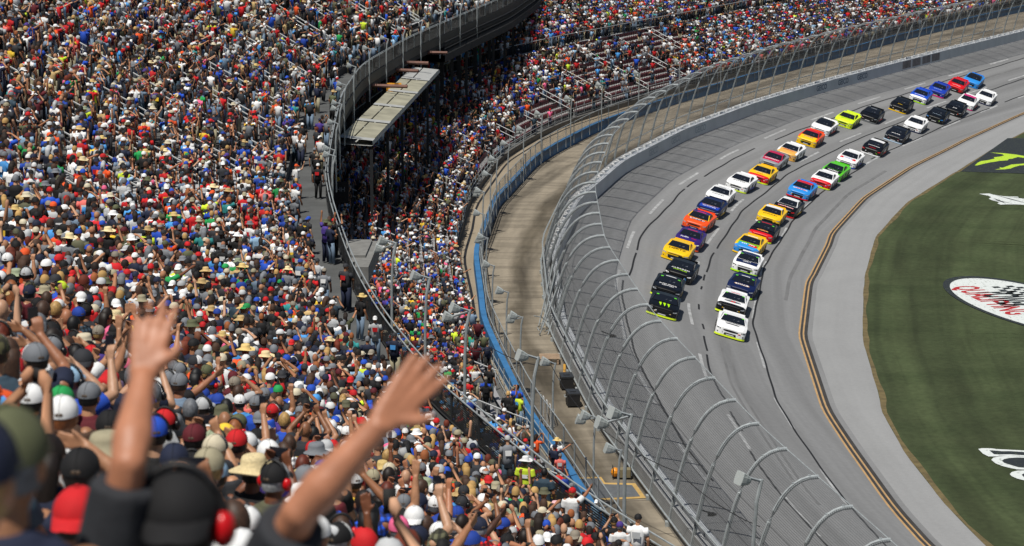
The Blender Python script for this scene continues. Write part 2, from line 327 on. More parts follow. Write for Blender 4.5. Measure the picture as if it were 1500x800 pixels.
oval = [C0 + E1 * 9.92 * math.cos(t) + E2 * 4.06 * math.sin(t) for t in np.linspace(0, 2 * math.pi, 64, endpoint=False)]
painted('oval_border', [tuple(C0 + (p - C0) * 1.085) for p in oval], -.05, M_LOGOB, LAWN_O)
painted('oval_ground', [tuple(p) for p in oval], -.044, M_LOGOW, LAWN_O)
FONTC = {}
def text_tris(txt, bold=0.0):
    """outline of a word as a flat mesh, 1 unit tall capitals, centred"""
    if (txt, bold) in FONTC: return FONTC[(txt, bold)]
    cu = bpy.data.curves.new('lettering', 'FONT'); cu.body = txt; cu.size = 1.4; cu.offset = bold; cu.resolution_u = 2; cu.align_x = 'CENTER'
    ob = bpy.data.objects.new('lettering', cu); COL.objects.link(ob); dg = bpy.context.evaluated_depsgraph_get(); me = ob.evaluated_get(dg).to_mesh()
    V = np.array([v.co[:2] for v in me.vertices]); F = [tuple(p.vertices) for p in me.polygons]
    bpy.data.objects.remove(ob); bpy.data.curves.remove(cu)
    V[:, 0] -= (V[:, 0].min() + V[:, 0].max()) / 2; V[:, 1] -= (V[:, 1].min() + V[:, 1].max()) / 2
    FONTC[(txt, bold)] = (V, F); return V, F
def word_on_plane(name, txt, a, b, h, z, m, parent, bold=.02):
    a, b = np.array(a), np.array(b); V, F = text_tris(txt, bold); w = np.ptp(V[:, 0]); hh = np.ptp(V[:, 1])
    d = (b - a); c = (a + b) / 2; n = np.array((-d[1], d[0])) / np.linalg.norm(d)
    P = c + V[:, :1] / w * d + V[:, 1:] / hh * n * h
    q = MB(); q.add([(x, y, z) for x, y in P], F); return q.build(name, m, parent)
word_on_plane('lettering', 'QUALIFYING', PAINT['qual'][0], PAINT['qual'][1], 2.4, -.038, M_LOGOR, LAWN_O, .04)
word_on_plane('lettering', 'POWER', PAINT['word'][0], PAINT['word'][1], 3.0, -.038, M_LOGOB, LAWN_O, .05)
q = MB(); a = np.array(PAINT['qual'][0]) * .35 + np.array(PAINT['word'][0]) * .65; e = np.array(PAINT['qual'][1]) - np.array(PAINT['qual'][0]); e /= np.linalg.norm(e); n = np.array((-e[1], e[0]))
for k in range(2):
    for i in range(7):
        for j in range(4):
            if (i + j) % 2 == 0:
                o = a + e * (-.9 + i * .55 + k * 1.6) + n * (1.1 + j * .55 + k * 3.0); q.poly([tuple(o), tuple(o + e * .55), tuple(o + (e + n) * .55), tuple(o + n * .55)], -.038)
q.build('checkered_flags', M_LOGOB, LAWN_O)
for k in ('l1', 'l2', 'l3'):
    painted('white_letter', PAINT[k], -.050 + .001 * int(k[1]), M_LOGOW, LAWN_O); painted('letter_centre', PAINT[k + 'i'], -.040, M_LOGOB, LAWN_O)
# ------------------------------------------------------------------ outside wall, foam padding, lettering
SV = rng(20, 480, 2.0)
BAR = empty('safety_barrier', (0, 0, 0), 'long pale grey crash barrier with white foam padding along the outside of the track', 'barrier')
mb = MB(); sweep(mb, BASE, SV, [(-.02, BANK + .0), (-.02, BANK + 1.12), (.30, BANK + 1.14), (.30, BANK + .1)]); mb.build('steel_face', M_WALL, BAR)
mb = MB(); sweep(mb, BASE, SV, [(.52, BANK), (.52, BANK + 1.22), (.86, BANK + 1.22), (.90, 4.6)]); mb.build('concrete_wall', mat('wall_concrete', (.50, .51, .51), .8, noise=.3, nscale=.5), BAR)
mb = MB(); q = MB(); q.box((0, 0, 0), (.62, .20, .34)); me_f = q.mesh('foam_block'); me_f.materials.append(M_FOAM)
for i, s in enumerate(np.arange(140, 470, 1.05)):
    P = xyz(BASE, np.array([s]), np.array([.41]), BANK + 1.13)[0]; T = BASE.T[int(s)]; a = math.atan2(T[1], T[0]) + (.45 if i % 2 else -.35)
    if 160 < s < 265: o = link('foam_block', me_f, None, BAR); o.location = P; o.rotation_euler = (0, 0, a)
    else: mb.box(P, (.62, .20, .34 + .1 * (i % 3 == 0)), a)
mb.build('foam_padding', M_FOAM, BAR)['kind'] = 'stuff'
def wall_word(txt, s, w, h, zc, m, name='lettering'):
    V, F = text_tris(txt, .03); V = V / [np.ptp(V[:, 0]), np.ptp(V[:, 1])] * [w, h]
    P = xyz(BASE, s + V[:, 0], np.full(len(V), -.028), BANK + zc + V[:, 1]); q = MB(); q.add(P, F); q.build(name, m, BAR)
for s in (239, 245.2, 250.8): wall_word('GEICO', s, 3.0, .62, .62, M_GEICO)
for s in (189, 196.5, 204): wall_word('GEICO', s, 3.0, .62, .6, mat('faded_letter_paint', (.34, .39, .44), .6))
mb = MB()
for s in (264.5, 267.6, 270.8, 273.9):
    A = xyz(BASE, np.array([s - 1.3, s + 1.3]), np.full(2, -.026), BANK + .18); B = A + [0, 0, .85]; mb.add([A[0], A[1], B[1], B[0]], [(0, 1, 2, 3)])
mb.build('faded_panels', M_PANEL, BAR)
# ------------------------------------------------------------------ catch fence
TIPO = tab((0, 1.7), (80, 1.75), (110, 2.1), (140, 2.5), (165, 2.45), (200, 2.8), (300, 3.0), (520, 3.0)); TIPZ = tab((0, 10.0), (140, 10.0), (170, 10.6), (200, 11.3), (300, 11.5), (520, 11.5))
FB = .98
def arch(s, n=12):
    W = FB + TIPO(s); H = TIPZ(s) - Z_ROAD; p = np.array([(0, 0), (.20, .60), (.42, 1.02), (1, 1)]); t = np.linspace(0, 1, n)[:, None]
    B = (1 - t) ** 3 * p[0] + 3 * t * (1 - t) ** 2 * p[1] + 3 * t * t * (1 - t) * p[2] + t ** 3 * p[3]
    return np.c_[FB - B[:, 0] * W, Z_ROAD + B[:, 1] * H]
FEN = empty('catch_fence', (0, 0, 0), 'tall curved grey catch fence of wire mesh arching over the edge of the track', 'fence')
mb = MB(); u = sweep(mb, BASE, rng(30, 420, 1.5), lambda s: [(o + .06, z + .03) for o, z in arch(s, 16)]); mb.build('wire_mesh', M_MESH, FEN, uvs=u)
s = 58.0; k = 0
while s < 415 and k < 100:
    p = arch(s, 14); P = xyz(BASE, np.full(14, s), p[:, 0], p[:, 1]); q = MB(); q.tube(P, .088 if s < 190 else .075, 8)
    for j in range(4, 14, 2): q.box(P[j] + [0, 0, .07], (.09, .09, .07))
    q.box(P[0] + [0, 0, .1], (.3, .3, .2)); q.build('post', M_GALV, FEN, smooth=False); s += 3.72 if s < 130 else 3.9; k += 1
for j, t in enumerate((.10, .19, .28, .37, .46, 1.0)):
    q = MB(); ss = rng(40, 415, 3.0); pts = []
    for s in ss:
        A = arch(s, 41); i = int(t * 40); pts.append(xyz(BASE, np.array([s]), A[i:i + 1, 0], A[i:i + 1, 1])[0])
    q.tube(pts, .011 if t < .99 else .028, 4); q.build('cable', M_GALV if t > .95 else M_DARK, FEN)
q = MB()
for z, o in ((Z_ROAD + 1.6, .93), (Z_ROAD + .35, 1.02)): q.tube([xyz(BASE, np.array([s]), np.array([o]), z)[0] for s in rng(55, 300, 3)], .05, 5)
q.build('guard_rail', M_GALV, FEN)
# bundle of old struts leaning on the fence
q = MB(); r = random.Random(3); b0 = xyz(BASE, np.array([120.0]), np.array([1.3]), Z_ROAD)[0]
for i in range(9):
    a = b0 + [r.uniform(-.3, .5), r.uniform(-1.2, 1.4), .05]; q.tube([a, a + [r.uniform(.6, 1.1), r.uniform(.3, 1.2), r.uniform(2.4, 3.6)]], .04, 5)
for i in range(14):
    a = b0 + [r.uniform(-.4, .5), r.uniform(-1.4, 1.4), r.uniform(.1, .9)]; q.tube([a, a + [r.uniform(-.5, .5), r.uniform(-.8, .8), r.uniform(-.1, .4)]], .03, 4)
tag(q.build('strut_bundle', M_GALV), 'bundle of loose grey struts and cables leaning against the foot of the catch fence', 'strut bundle')
# ------------------------------------------------------------------ service road, blue wall and its railing
mb = MB(); u = sweep(mb, BASE, rng(30, 420, 2), lambda s: [(.9, Z_ROAD), (.5 * BLUE(s) + .4, Z_ROAD + .02), (BLUE(s), Z_ROAD)])
ROADO = tag(mb.build('service_road', M_ROAD, uvs=u), kind='structure')
def road_poly(L, z): return [tuple(xyz(BASE, np.array([s]), np.array([o]), z)[0]) for s, o in L]
q = MB(); q.add(road_poly([(91.4, 3.9), (91.3, 2.4), (90.4, 2.4), (90.1, 1.1), (87.9, 1.1), (87.9, 3.9)], Z_ROAD + .030), [tuple(range(6))]); q.build('slab_border', mat('ochre_paint', (.55, .36, .12), .85, noise=.3), ROADO)
q = MB(); q.add(road_poly([(91.15, 3.9), (91.1, 2.6), (90.2, 2.6), (89.85, 1.3), (88.15, 1.3), (88.15, 3.9)], Z_ROAD + .036), [tuple(range(6))]); q.build('grey_slab', mat('grey_slab_paint', (.12, .13, .14), .85, noise=.25), ROADO)
q = MB()
for s in np.arange(60, 400, 4.6): sweep(q, BASE, [s, s + .06], lambda t: [(.92, Z_ROAD + .006), (.5 * BLUE(t) + .4, Z_ROAD + .026), (BLUE(t) - .2, Z_ROAD + .006)])
q.build('slab_joints', mat('joint_filler', (.12, .10, .08), .9), ROADO)
BW = empty('retaining_wall', (0, 0, 0), 'low bright blue concrete wall curving beside the service road', 'wall')
mb = MB(); sweep(mb, BASE, rng(50, 420, 2), lambda s: [(BLUE(s) - .14, 4.5), (BLUE(s) - .16, 5.62), (BLUE(s) + .16, 5.62), (BLUE(s) + .2, 4.6)]); mb.build('blue_face', M_BLUE, BW)
mb = MB(); u = sweep(mb, BASE, rng(50, 420, 2), lambda s: [(BLUE(s) + .18, 4.95), (LOWF(s) + .6, 4.97)]); PATHO = tag(mb.build('path', M_STRIP, uvs=u), kind='structure')
mb = MB(); sweep(mb, BASE, rng(104, 420, 2), lambda s: [(LOWF(s) - .75, 4.975), (LOWF(s) - .58, 4.975)]); mb.build('step_gap_shadow', M_BLACK, PATHO)  # black strip painted in for the shadow in a step's gap
BR = empty('wall_railing', (0, 0, 0), 'grey chain link railing on posts along the top of the blue wall', 'railing')
mb = MB(); u = sweep(mb, BASE, rng(50, 400, 2), lambda s: [(BLUE(s) - .22, 5.2), (BLUE(s) - .22, 6.75)]); mb.build('chain_link', M_CHAIN, BR, uvs=u)
for i, s in enumerate(np.linspace(66, 330, 100)):
    q = MB(); p = xyz(BASE, np.array([s]), np.array([BLUE(s) - .24]), 4.9)[0]; q.tube([p, p + [0, 0, 1.95]], .038, 5); q.build('post', M_GALV, BR)
for z in (6.8, 5.85): q = MB(); q.tube([xyz(BASE, np.array([s]), np.array([BLUE(s) - .22]), z)[0] for s in rng(50, 400, 2.5)], .03, 5); q.build('rail', M_GALV, BR)
V3_ = lambda *a: np.array(a, float)
# ------------------------------------------------------------------ upper grandstand
US = rng(10, UP.L - .5, 2.0)
STAND = empty('upper_grandstand', (0, 0, 0), 'steep packed upper grandstand with concrete steps above a front walkway', 'grandstand')
prof = [(0, Z_WALK - 1.0), (0, Z_WALK), (UW, Z_WALK)]
for k in range(UN): prof += [(UW + k * UR, Z_WALK + (k + 1) * UH), (UW + (k + 1) * UR, Z_WALK + (k + 1) * UH)]
prof += [(UW + UN * UR, Z_WALK + (UN - 2) * UH), (UW, Z_WALK - 1.0), (0.0, Z_WALK - 1.0)]
mb = MB(); sweep(mb, UP, US, [p for p in prof[1:2 * UN + 3]]); mb.build('terrace', M_TREAD, STAND)
mb = MB(); sweep(mb, UP, US, [(.0, Z_WALK + .006), (UW - .02, Z_WALK + .006)]); mb.build('walkway', M_DECK, STAND)
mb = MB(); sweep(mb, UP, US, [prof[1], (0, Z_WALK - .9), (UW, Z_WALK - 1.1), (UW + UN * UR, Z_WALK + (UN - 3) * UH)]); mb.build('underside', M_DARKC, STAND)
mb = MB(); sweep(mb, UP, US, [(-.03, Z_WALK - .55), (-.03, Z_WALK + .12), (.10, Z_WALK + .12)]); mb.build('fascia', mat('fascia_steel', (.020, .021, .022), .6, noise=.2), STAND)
mb = MB(); sweep(mb, UP, US, [(8.0, 0), (8.0, Z_WALK + 2)]); mb.build('sun_block_wall', M_DARKC, STAND)  # wall added to keep sun from leaking in under the deck
for s in np.arange(60, 275, 7.0):
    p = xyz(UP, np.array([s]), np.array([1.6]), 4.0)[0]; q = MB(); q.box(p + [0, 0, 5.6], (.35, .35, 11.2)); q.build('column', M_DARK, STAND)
for k in range(UN):
    o = UW + k * UR + .62; z = Z_WALK + (k + 1) * UH; q = MB()
    sweep(q, UP, rng(20, UP.L - 4, 3), [(o - .14, z + .40), (o - .14, z + .44), (o + .14, z + .44), (o + .14, z + .40)]); q.build('bench', M_BENCH, STAND)
U_AISLES = [52 + 8.6 * i for i in range(26)]
for s in U_AISLES:
    if s > UP.L - 6: continue
    q = MB()
    for k0 in range(0, UN, 4):
        a = UW + k0 * UR + .2; b = UW + (k0 + 4) * UR + .2; n = 0
        for h in (.45, .72, 1.0):
            za = Z_WALK + k0 * UH + UH + h; zb = Z_WALK + (k0 + 4) * UH + UH + h
            A = xyz(UP, np.array([s, s]), np.array([a, b]), np.array([za, zb])); q.tube(A, .036, 5)
        for o, z in ((a, Z_WALK + (k0 + 1) * UH), ((a + b) / 2, Z_WALK + (k0 + 3) * UH), (b, Z_WALK + (k0 + 5) * UH)):
            p = xyz(UP, np.array([s]), np.array([o]), z)[0]; q.tube([p, p + [0, 0, 1.0]], .028, 5)
    q.build('aisle_railing', M_WPIPE, STAND)
WR = empty('walkway_railing', (0, 0, 0), 'long dark mesh railing with grey double top pipe along the upper walkway edge', 'railing')
mb = MB(); u = sweep(mb, UP, US, [(.04, Z_WALK + .12), (.04, Z_WALK + 1.05)]); mb.build('net_panel', M_RAILNET, WR, uvs=u)
for h, o in ((1.22, -.02), (1.08, .08)): q = MB(); q.tube([xyz(UP, np.array([s]), np.array([o]), Z_WALK + h)[0] for s in rng(14, UP.L - 1, 2)], .027, 6); q.build('pipe', M_GALV, WR)
for s in np.linspace(30, UP.L - 2, 98):
    p = xyz(UP, np.array([s]), np.array([.05]), Z_WALK - .3)[0]; q = MB(); q.box(p + [0, 0, .75], (.075, .075, 1.5)); q.build('post', M_DARK if s < 165 else M_GALV, WR)
# mid-level balcony with its own railing, suite roof, girders under the deck
BAL = empty('suite_balcony', (0, 0, 0), 'dark mid level balcony with railing in the shade below the upper grandstand', 'balcony')
S0B = float(UP.find(np.array([-8.0, 186]))[0])
mb = MB(); sweep(mb, UP, rng(S0B, UP.L - 1, 2), [(4.5, 14.1), (-.5, 14.1), (-.5, 13.5), (4.5, 13.4)]); mb.build('floor_slab', M_DARKC, BAL)  # near-black slab and rails carry the overhead deck's shade in their colour
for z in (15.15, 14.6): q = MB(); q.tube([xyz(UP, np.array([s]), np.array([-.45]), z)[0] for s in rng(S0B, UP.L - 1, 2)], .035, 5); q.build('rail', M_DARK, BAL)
q = MB()
for s in np.arange(S0B, UP.L - 1, .5): p = xyz(UP, np.array([s]), np.array([-.45]), 14.1)[0]; q.box(p + [0, 0, .52], (.03, .03, 1.05))
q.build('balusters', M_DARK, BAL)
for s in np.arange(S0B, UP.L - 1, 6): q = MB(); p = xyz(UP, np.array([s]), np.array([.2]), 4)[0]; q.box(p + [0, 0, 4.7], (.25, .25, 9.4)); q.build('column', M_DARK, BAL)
SUI = empty('suite_roof', (0, 0, 0), 'flat roof of tan and grey panels over shaded seats below the walkway', 'roof')
SRP = Path([(-10.55, 134), (-7.15, 180)], 0); s0, s1 = 3.0, 42.0
for i in range(5):
    a, b = s0 + (s1 - s0) * i / 5 + .18, s0 + (s1 - s0) * (i + 1) / 5 - .18; q = MB()
    sweep(q, SRP, rng(a, b, 1.5), [(.3, 14.25), (-.45, 14.17)]); sweep(q, SRP, rng(a, b, 1.5), [(-.55, 14.17), (-1.75, 14.05)]); q.build('roof_panel', M_ROOF if i < 4 else M_ROOFG, SUI)
    q = MB(); sweep(q, SRP, [a - .1, a + .9], [(.3, 14.27), (-1.8, 14.065)]); sweep(q, SRP, [a - .12, a - .1], [(.3, 14.4), (.3, 14.0), (-1.8, 13.75), (-1.8, 14.12)]); q.build('panel_rib', M_ROOFG, SUI)
q = MB(); sweep(q, SRP, rng(s0, s1, 1.5), [(-1.77, 14.05), (-1.82, 13.8), (-1.7, 13.75), (.3, 13.85)]); q.build('gutter', M_ROOFG, SUI)
for s in np.linspace(s0, s1, 6): p = xyz(SRP, np.array([s]), np.array([-1.7]), 6.5)[0]; q = MB(); q.box(p + [0, 0, 3.5], (.18, .18, 7.0)); q.build('column', M_DARK, SUI)
for n_, (a, b) in enumerate((((-11.2, 159.6, 14.75), (-7.4, 158.8, 14.75)), ((-10.4, 169.8, 14.75), (-7.0, 168.5, 14.75)), ((-9.8, 173.5, 14.9), (-6.4, 172.4, 14.9)), ((-9.0, 182, 14.75), (-5.2, 181.2, 14.75)))):
    q = MB(); q.tube([a, b], .13, 4); tag(q.build('girder', M_RUST), ('nearest', 'second nearest', 'third', 'farthest')[n_] + ' of the rusty girders reaching out from under the upper walkway', 'girder', 'rusty girders under the walkway')
q = MB(); c = Vector((-8.7, 163.0, 13.7)); A = []
for i in range(7): A.append([(c.x + .28 * (j - 1.5) + .05 * math.sin(i * 2 + j), c.y + .1 * math.sin(j * 2.1 + i), c.z + .8 - .26 * i) for j in range(5)])
q.grid(A); tag(q.build('hanging_jacket', M_ORANGE), 'amber yellow jacket hanging in the dark beneath the rusty girders', 'jacket')
q = MB(); p = V3_(-10.2, 132.5, 11.6); q.box(p, (.95, .12, 1.3)); sgn = tag(q.build('sign', M_BLACK), 'dark sign panel with grey letters below the near end of the suite roof', 'sign')
V, F = text_tris('HH', .04); q = MB(); q.add([(p[0] + x * .26, p[1] - .08, p[2] + .2 + y * .26) for x, y in V], F); q.build('lettering', mat('dim_letters', (.20, .21, .22), .7), sgn)
# concrete block and hatch in front of the walkway
q = MB(); p = xyz(UP, np.array([133.0]), np.array([-1.3]), 12.6)[0]; q.box(p, (1.7, 6.5, .8), -.02); q.box(p + [0, 1, .46], (1.1, 4.0, .12), -.02); tag(q.build('concrete_roof', mat('pale_concrete', (.22, .22, .21), .85, noise=.3)), 'small flat concrete roof just below the upper walkway railing', 'roof')
# ------------------------------------------------------------------ lower grandstand
LS_ = rng(50, 420, 3.0); LOWP = Path([tuple(xyz(BASE, np.array([s]), np.array([LOWF(s)]), 0)[0][:2]) for s in LS_], 10)
LOW = empty('lower_grandstand', (0, 0, 0), 'lower grandstand with maroon seats and white rails beside the blue wall', 'grandstand')
LSS = rng(20, LOWP.L - 1, 2.0)
prof = [(-.05, 4.9), (-.05, LZ0)]
for k in range(LN): prof += [(k * LR, LZ0 + k * LH), ((k + 1) * LR, LZ0 + k * LH)]
mb = MB(); sweep(mb, LOWP, LSS, prof[1:]); mb.build('terrace', M_TREAD, LOW); mb = MB(); sweep(mb, LOWP, LSS, [(-.06, 4.9), (-.06, LZ0 - .02), (.1, LZ0 + .004)]); mb.build('front_wall', mat('front_wall_concrete', (.20, .18, .145), .9, noise=.4, nscale=.7), LOW)
mb = MB()
for z in (LZ0 + 1.0, LZ0 + .62, LZ0 + .25): mb.tube([xyz(LOWP, np.array([s]), np.array([-.02]), z)[0] for s in rng(40, LOWP.L - 2, 3)], .024, 5)
for s in np.arange(40, LOWP.L - 2, 2.0):
    p = xyz(LOWP, np.array([s]), np.array([-.02]), 4.9)[0]; mb.tube([p, p + [0, 0, 1.85]], .03, 5)
mb.build('front_rail', M_GALV, LOW)
L_AISLES = [36 + 9.4 * i for i in range(36)]
for s in L_AISLES:
    if s > LOWP.L - 4: continue
    q = MB()
    for k0 in [3.3 * i for i in range(10)]:
        if abs(k0 - 9.9) < .1:
            q.build('aisle_railing', M_WPIPE, LOW); q = MB(); continue
        a = k0 * LR + .3; b = a + 3.3 * LR
        for h in (.5, .95): q.tube(xyz(LOWP, np.array([s, s]), np.array([a, b]), np.array([LZ0 + k0 * LH + h + .1, LZ0 + (k0 + 3.3) * LH + h + .1])), .034, 5)
        for t in (0, .5, 1): p = xyz(LOWP, np.array([s]), np.array([a + (b - a) * t]), LZ0 + (k0 + 3.3 * t) * LH - .1)[0]; q.tube([p, p + [0, 0, 1.1]], .03, 5)
    q.build('aisle_railing', M_WPIPE, LOW)
RB = 11 * LR + .25; Z_RB = LZ0 + 11 * LH
BKR = empty('concourse_railing', (0, 0, 0), 'dark picket railing between the sunlit lower seats and the shaded rows behind', 'railing')
s_end = float(LOWP.find(np.array([19., 285]))[0])
q = MB()
for h in (1.15, .12): q.tube([xyz(LOWP, np.array([s]), np.array([RB]), Z_RB + h + .4)[0] for s in rng(30, s_end, 2)], .04, 5)
q.build('pipe', M_GALV, BKR); q = MB()
for s in np.arange(30, s_end, .28): p = xyz(LOWP, np.array([s]), np.array([RB]), Z_RB)[0]; q.box(p + [0, 0, .95], (.035, .035, 1.2))
q.build('pickets', M_DARK, BKR)
for s in np.arange(38, s_end, 8.0):
    q = MB(); p = xyz(LOWP, np.array([s]), np.array([RB + 1.0]), Z_RB + .42)[0]; P, N = LOWP.at(np.array([s])); q.box(p, (1.6, 2.6, .12), math.atan2(N[0][1], N[0][0]))
    q.build('landing_plate', M_WPIPE, BKR)
# seats of the half empty block
def seat_mesh():
    q = MB(); q.box((0, 0, .43), (.42, .44, .06)); q.box((-.23, 0, .70), (.06, .44, .50)); return q
def arms_mesh():
    q = MB(); q.box((-.02, .26, .60), (.40, .05, .05)); q.box((-.16, .26, .36), (.07, .05, .5)); return q
sm = seat_mesh(); am = arms_mesh(); me_s = sm.mesh('seat'); me_s.materials.append(M_SEAT); me_a = am.mesh('arm'); me_a.materials.append(M_WPIPE)
seatlist = []
LB = [float(LOWP.find(np.array(p))[0]) for p in ((-3.2, 165), (30, 262))]
for k in range(0, 11):
    for s in np.arange(LB[0], LB[1], .56):
        if min(abs(s - a) for a in L_AISLES) < .75: continue
        o = k * LR + .5; p = xyz(LOWP, np.array([s]), np.array([o]), LZ0 + k * LH)[0]; N = LOWP.at(np.array([s]))[1][0]
        seatlist.append((p, math.atan2(-N[1], -N[0])))
seatlist.sort(key=lambda t: abs(t[0][1] - 186) + .5 * abs(t[0][0] + 1))
for p, a in seatlist[:100]:
    o = link('seat', me_s, None, LOW); o.location = p; o.rotation_euler = (0, 0, a); c = link('armrest', me_a, None, o)
q = MB(); q2 = MB()
SV_, AV_ = np.array(sm.v), np.array(am.v)
for p, a in seatlist[100:]:
    c, s_ = math.cos(a), math.sin(a); Rm = np.array([[c, -s_, 0], [s_, c, 0], [0, 0, 1]])
    q.add(SV_ @ Rm.T + p, sm.f); q2.add(AV_ @ Rm.T + p, am.f)
ob = q.build('seat_rows', M_SEAT, LOW); ob['kind'] = 'stuff'; ob2 = q2.build('armrests', M_WPIPE, ob)
# benches in the rest of the lower stand
q = MB()
for k in range(LN):
    for a, b in ((22, LB[0] - 1), (LB[1] + 1, LOWP.L - 3)) if k < 11 else ((22, LOWP.L - 3),):
        sweep(q, LOWP, rng(a, b, 3), [(k * LR + .5, LZ0 + k * LH + .40), (k * LR + .5, LZ0 + k * LH + .44), (k * LR + .76, LZ0 + k * LH + .44)])
q.build('benches', mat('dull_bench', (.30, .30, .31), .6), LOW)
# ------------------------------------------------------------------ loudspeaker poles
def horn_mb(q, c, yaw, sc=1.0, pitch=-.35):
    """square flare narrowing to a rounded throat, mouth towards +x"""
    M = Matrix.Translation(c) @ Matrix.Rotation(yaw, 4, 'Z') @ Matrix.Rotation(pitch, 4, 'Y') @ Matrix.Scale(sc, 4)
    rings = []
    for x, w, h, pw in ((.36, .34, .34, 8), (.33, .35, .35, 8), (.05, .30, .30, 4), (-.20, .22, .23, 2.6), (-.33, .12, .13, 2)):
        r = []
        for k in range(16):
            t = 2 * math.pi * k / 16; ct, st = math.cos(t), math.sin(t); f = (abs(ct) ** pw + abs(st) ** pw) ** (-1 / pw); r.append(tuple(M @ Vector((x, w * ct * f, h * st * f))))
        rings.append(r)
    n = q.add([p for r in rings for p in r], [(i * 16 + k, i * 16 + (k + 1) % 16, (i + 1) * 16 + (k + 1) % 16, (i + 1) * 16 + k) for i in range(4) for k in range(16)] + [tuple(range(15, -1, -1)), tuple(64 + k for k in range(16))])
ORD = ['nearest', 'second nearest', 'third nearest', 'fourth nearest', 'fifth nearest', 'sixth nearest', 'seventh nearest', 'eighth nearest', 'ninth nearest', 'tenth nearest', 'eleventh nearest', 'twelfth nearest', 'thirteenth nearest', 'fourteenth nearest', 'fifteenth nearest', 'sixteenth nearest', 'seventeenth nearest', 'eighteenth nearest', 'nineteenth nearest', 'twentieth nearest']
def pole(p, H, lean, horns, label, group, sc):
    t = empty('loudspeaker_pole', p, label, 'loudspeaker pole', group)
    q = MB(); pts = [(0, 0, 0), (lean[0] * .05, lean[1] * .05, H * .72), (lean[0] * .35, lean[1] * .35, H * .90), (lean[0], lean[1], H)]; q.tube(pts, .048, 7); q.build('pole', M_GALV, t)
    for dx, dy, dz, yaw in horns:
        q = MB(); c = Vector((lean[0] + dx, lean[1] + dy, H + dz)); horn_mb(q, c, yaw, sc); h = q.build('horn', M_HORN, t)
        b = MB(); b.tube([(lean[0], lean[1], H - .05), c + Vector((-.25 * math.cos(yaw), -.25 * math.sin(yaw), .05)) * sc], .035, 5); b.build('bracket', M_GALV, t)
back = lambda N: math.atan2(N[1], N[0])
for i, (s, nh) in enumerate([(81, 1), (86, 2), (95.5, 1), (105, 2), (111, 1), (118, 1), (126, 2), (134, 1), (142, 2), (149, 1), (156, 2), (163, 1), (171, 2), (180, 2), (190, 2), (200, 2), (210, 2), (221, 2), (232, 2), (243, 2)]):
    p = xyz(BASE, np.array([s]), np.array([BLUE(s) - .3]), 4.75)[0]; N = BASE.at(np.array([s]))[1][0]; a = back(N); T = np.array([N[1], -N[0]])
    hs = [(N[0] * .45, N[1] * .45, .05, a)] + ([(N[0] * .55 + T[0] * .55, N[1] * .55 + T[1] * .55, -.28, a - .15)] if nh == 2 else [])
    pole(p, 4.25, (.12, .0), hs, ORD[i] + (' single horn' if nh == 1 else ' double horn') + ' grey loudspeaker pole along the blue wall', 'loudspeaker poles along the blue wall', .60)
for i, (y, nh) in enumerate([(48.6, 1), (54.2, 2), (60.2, 1), (66.2, 2), (71, 1), (77, 2), (107.5, 1), (109.5, 1), (119, 1), (127, 2), (136, 2), (146, 1), (157, 1), (164, 1), (171, 1), (178, 1), (185, 1), (193, 1), (200, 1)]):
    s = float(np.interp(y, UP.P[:, 1], np.arange(len(UP.P)))); p = xyz(UP, np.array([s]), np.array([-.22]), Z_WALK - 1.6)[0]; N = UP.at(np.array([s]))[1][0]; a = back(N); T = np.array([N[1], -N[0]])
    hs = [(N[0] * .45, N[1] * .45, .05, a)] + ([(N[0] * .5 + T[0] * .62, N[1] * .5 + T[1] * .62, -.35, a - .15)] if nh == 2 else [])
    H = 5.3 if y < 90 else 3.7
    pole(p, H, (.18, .1), hs, ORD[i] + (' single horn' if nh == 1 else ' double horn') + ' grey loudspeaker pole on the upper walkway railing', 'loudspeaker poles on the upper walkway railing', .46)
# cable strung between the poles and the fence
q = MB(); W = [Vector(v) for v in ((-2.2, 78, 15.4), (-.9, 104, 8.9), (1.8, 100.3, 9.0), (3.3, 90.9, 9.0), (6.6, 86, 8.2), (9.2, 80, 7.9))]; pts = []
for a, b in zip(W[:-1], W[1:]):
    for t in np.linspace(0, 1, 7)[:-1]: v = a.lerp(b, t); v.z -= .9 * t * (1 - t); pts.append(v)
q.tube(pts + [W[-1]], .02, 4); tag(q.build('cable', M_BLACK), 'black cable sagging from pole to pole across the service road', 'cable')
# gear at the foot of the fence
def gear(name, s, o, label, cat, rz=0): p = xyz(BASE, np.array([s]), np.array([o]), Z_ROAD + .01)[0]; return empty(name, p, label, cat, rz=rz)
for s, o, lab in ((107.0, 1.5, 'black wheeled case with the raised lid beside a coil of hose'), (103.6, 1.6, 'black wheeled case standing alone nearer the grey slab')):
    t = gear('equipment_case', s, o, lab, 'case', rz=.1); q = MB(); q.box((0, 0, .36), (.62, .95, .56)); q.build('body', M_BLACK, t)
    q = MB(); q.box((0, 0, .69), (.66, .99, .09)); q.box((0, .0, .75), (.3, .3, .04)); q.build('lid', mat('case_lid', (.03, .032, .035), .4), t)
    for dx in (-.24, .24):
        for dy in (-.38, .38): q = MB(); q.tube([(dx - .03, dy, .055), (dx + .03, dy, .055)], .055, 8); q.build('wheel', M_DARK, t)
    q = MB(); q.tube([(-.34, -.2, .5), (-.42, -.2, .5), (-.42, .2, .5), (-.34, .2, .5)], .02, 5); q.build('handle', M_GALV, t)
t = gear('pallet', 112.6, 1.75, 'pale wooden pallet with a grey box on it at the foot of the fence', 'pallet'); q = MB()
for i in range(6): q.box((0, -.5 + .2 * i, .34), (1.1, .14, .03))
for i in range(3): q.box((-.45 + .45 * i, 0, .26), (.1, 1.1, .12)); q.box((-.45 + .45 * i, 0, .02 + .08), (.1, 1.1, .16))
q.build('slats', mat('pale_wood', (.42, .30, .20), .8, noise=.3), t)
t = gear('hose_coil', 108.6, 1.45, 'coil of ochre hose hung behind the black case', 'hose'); q = MB()
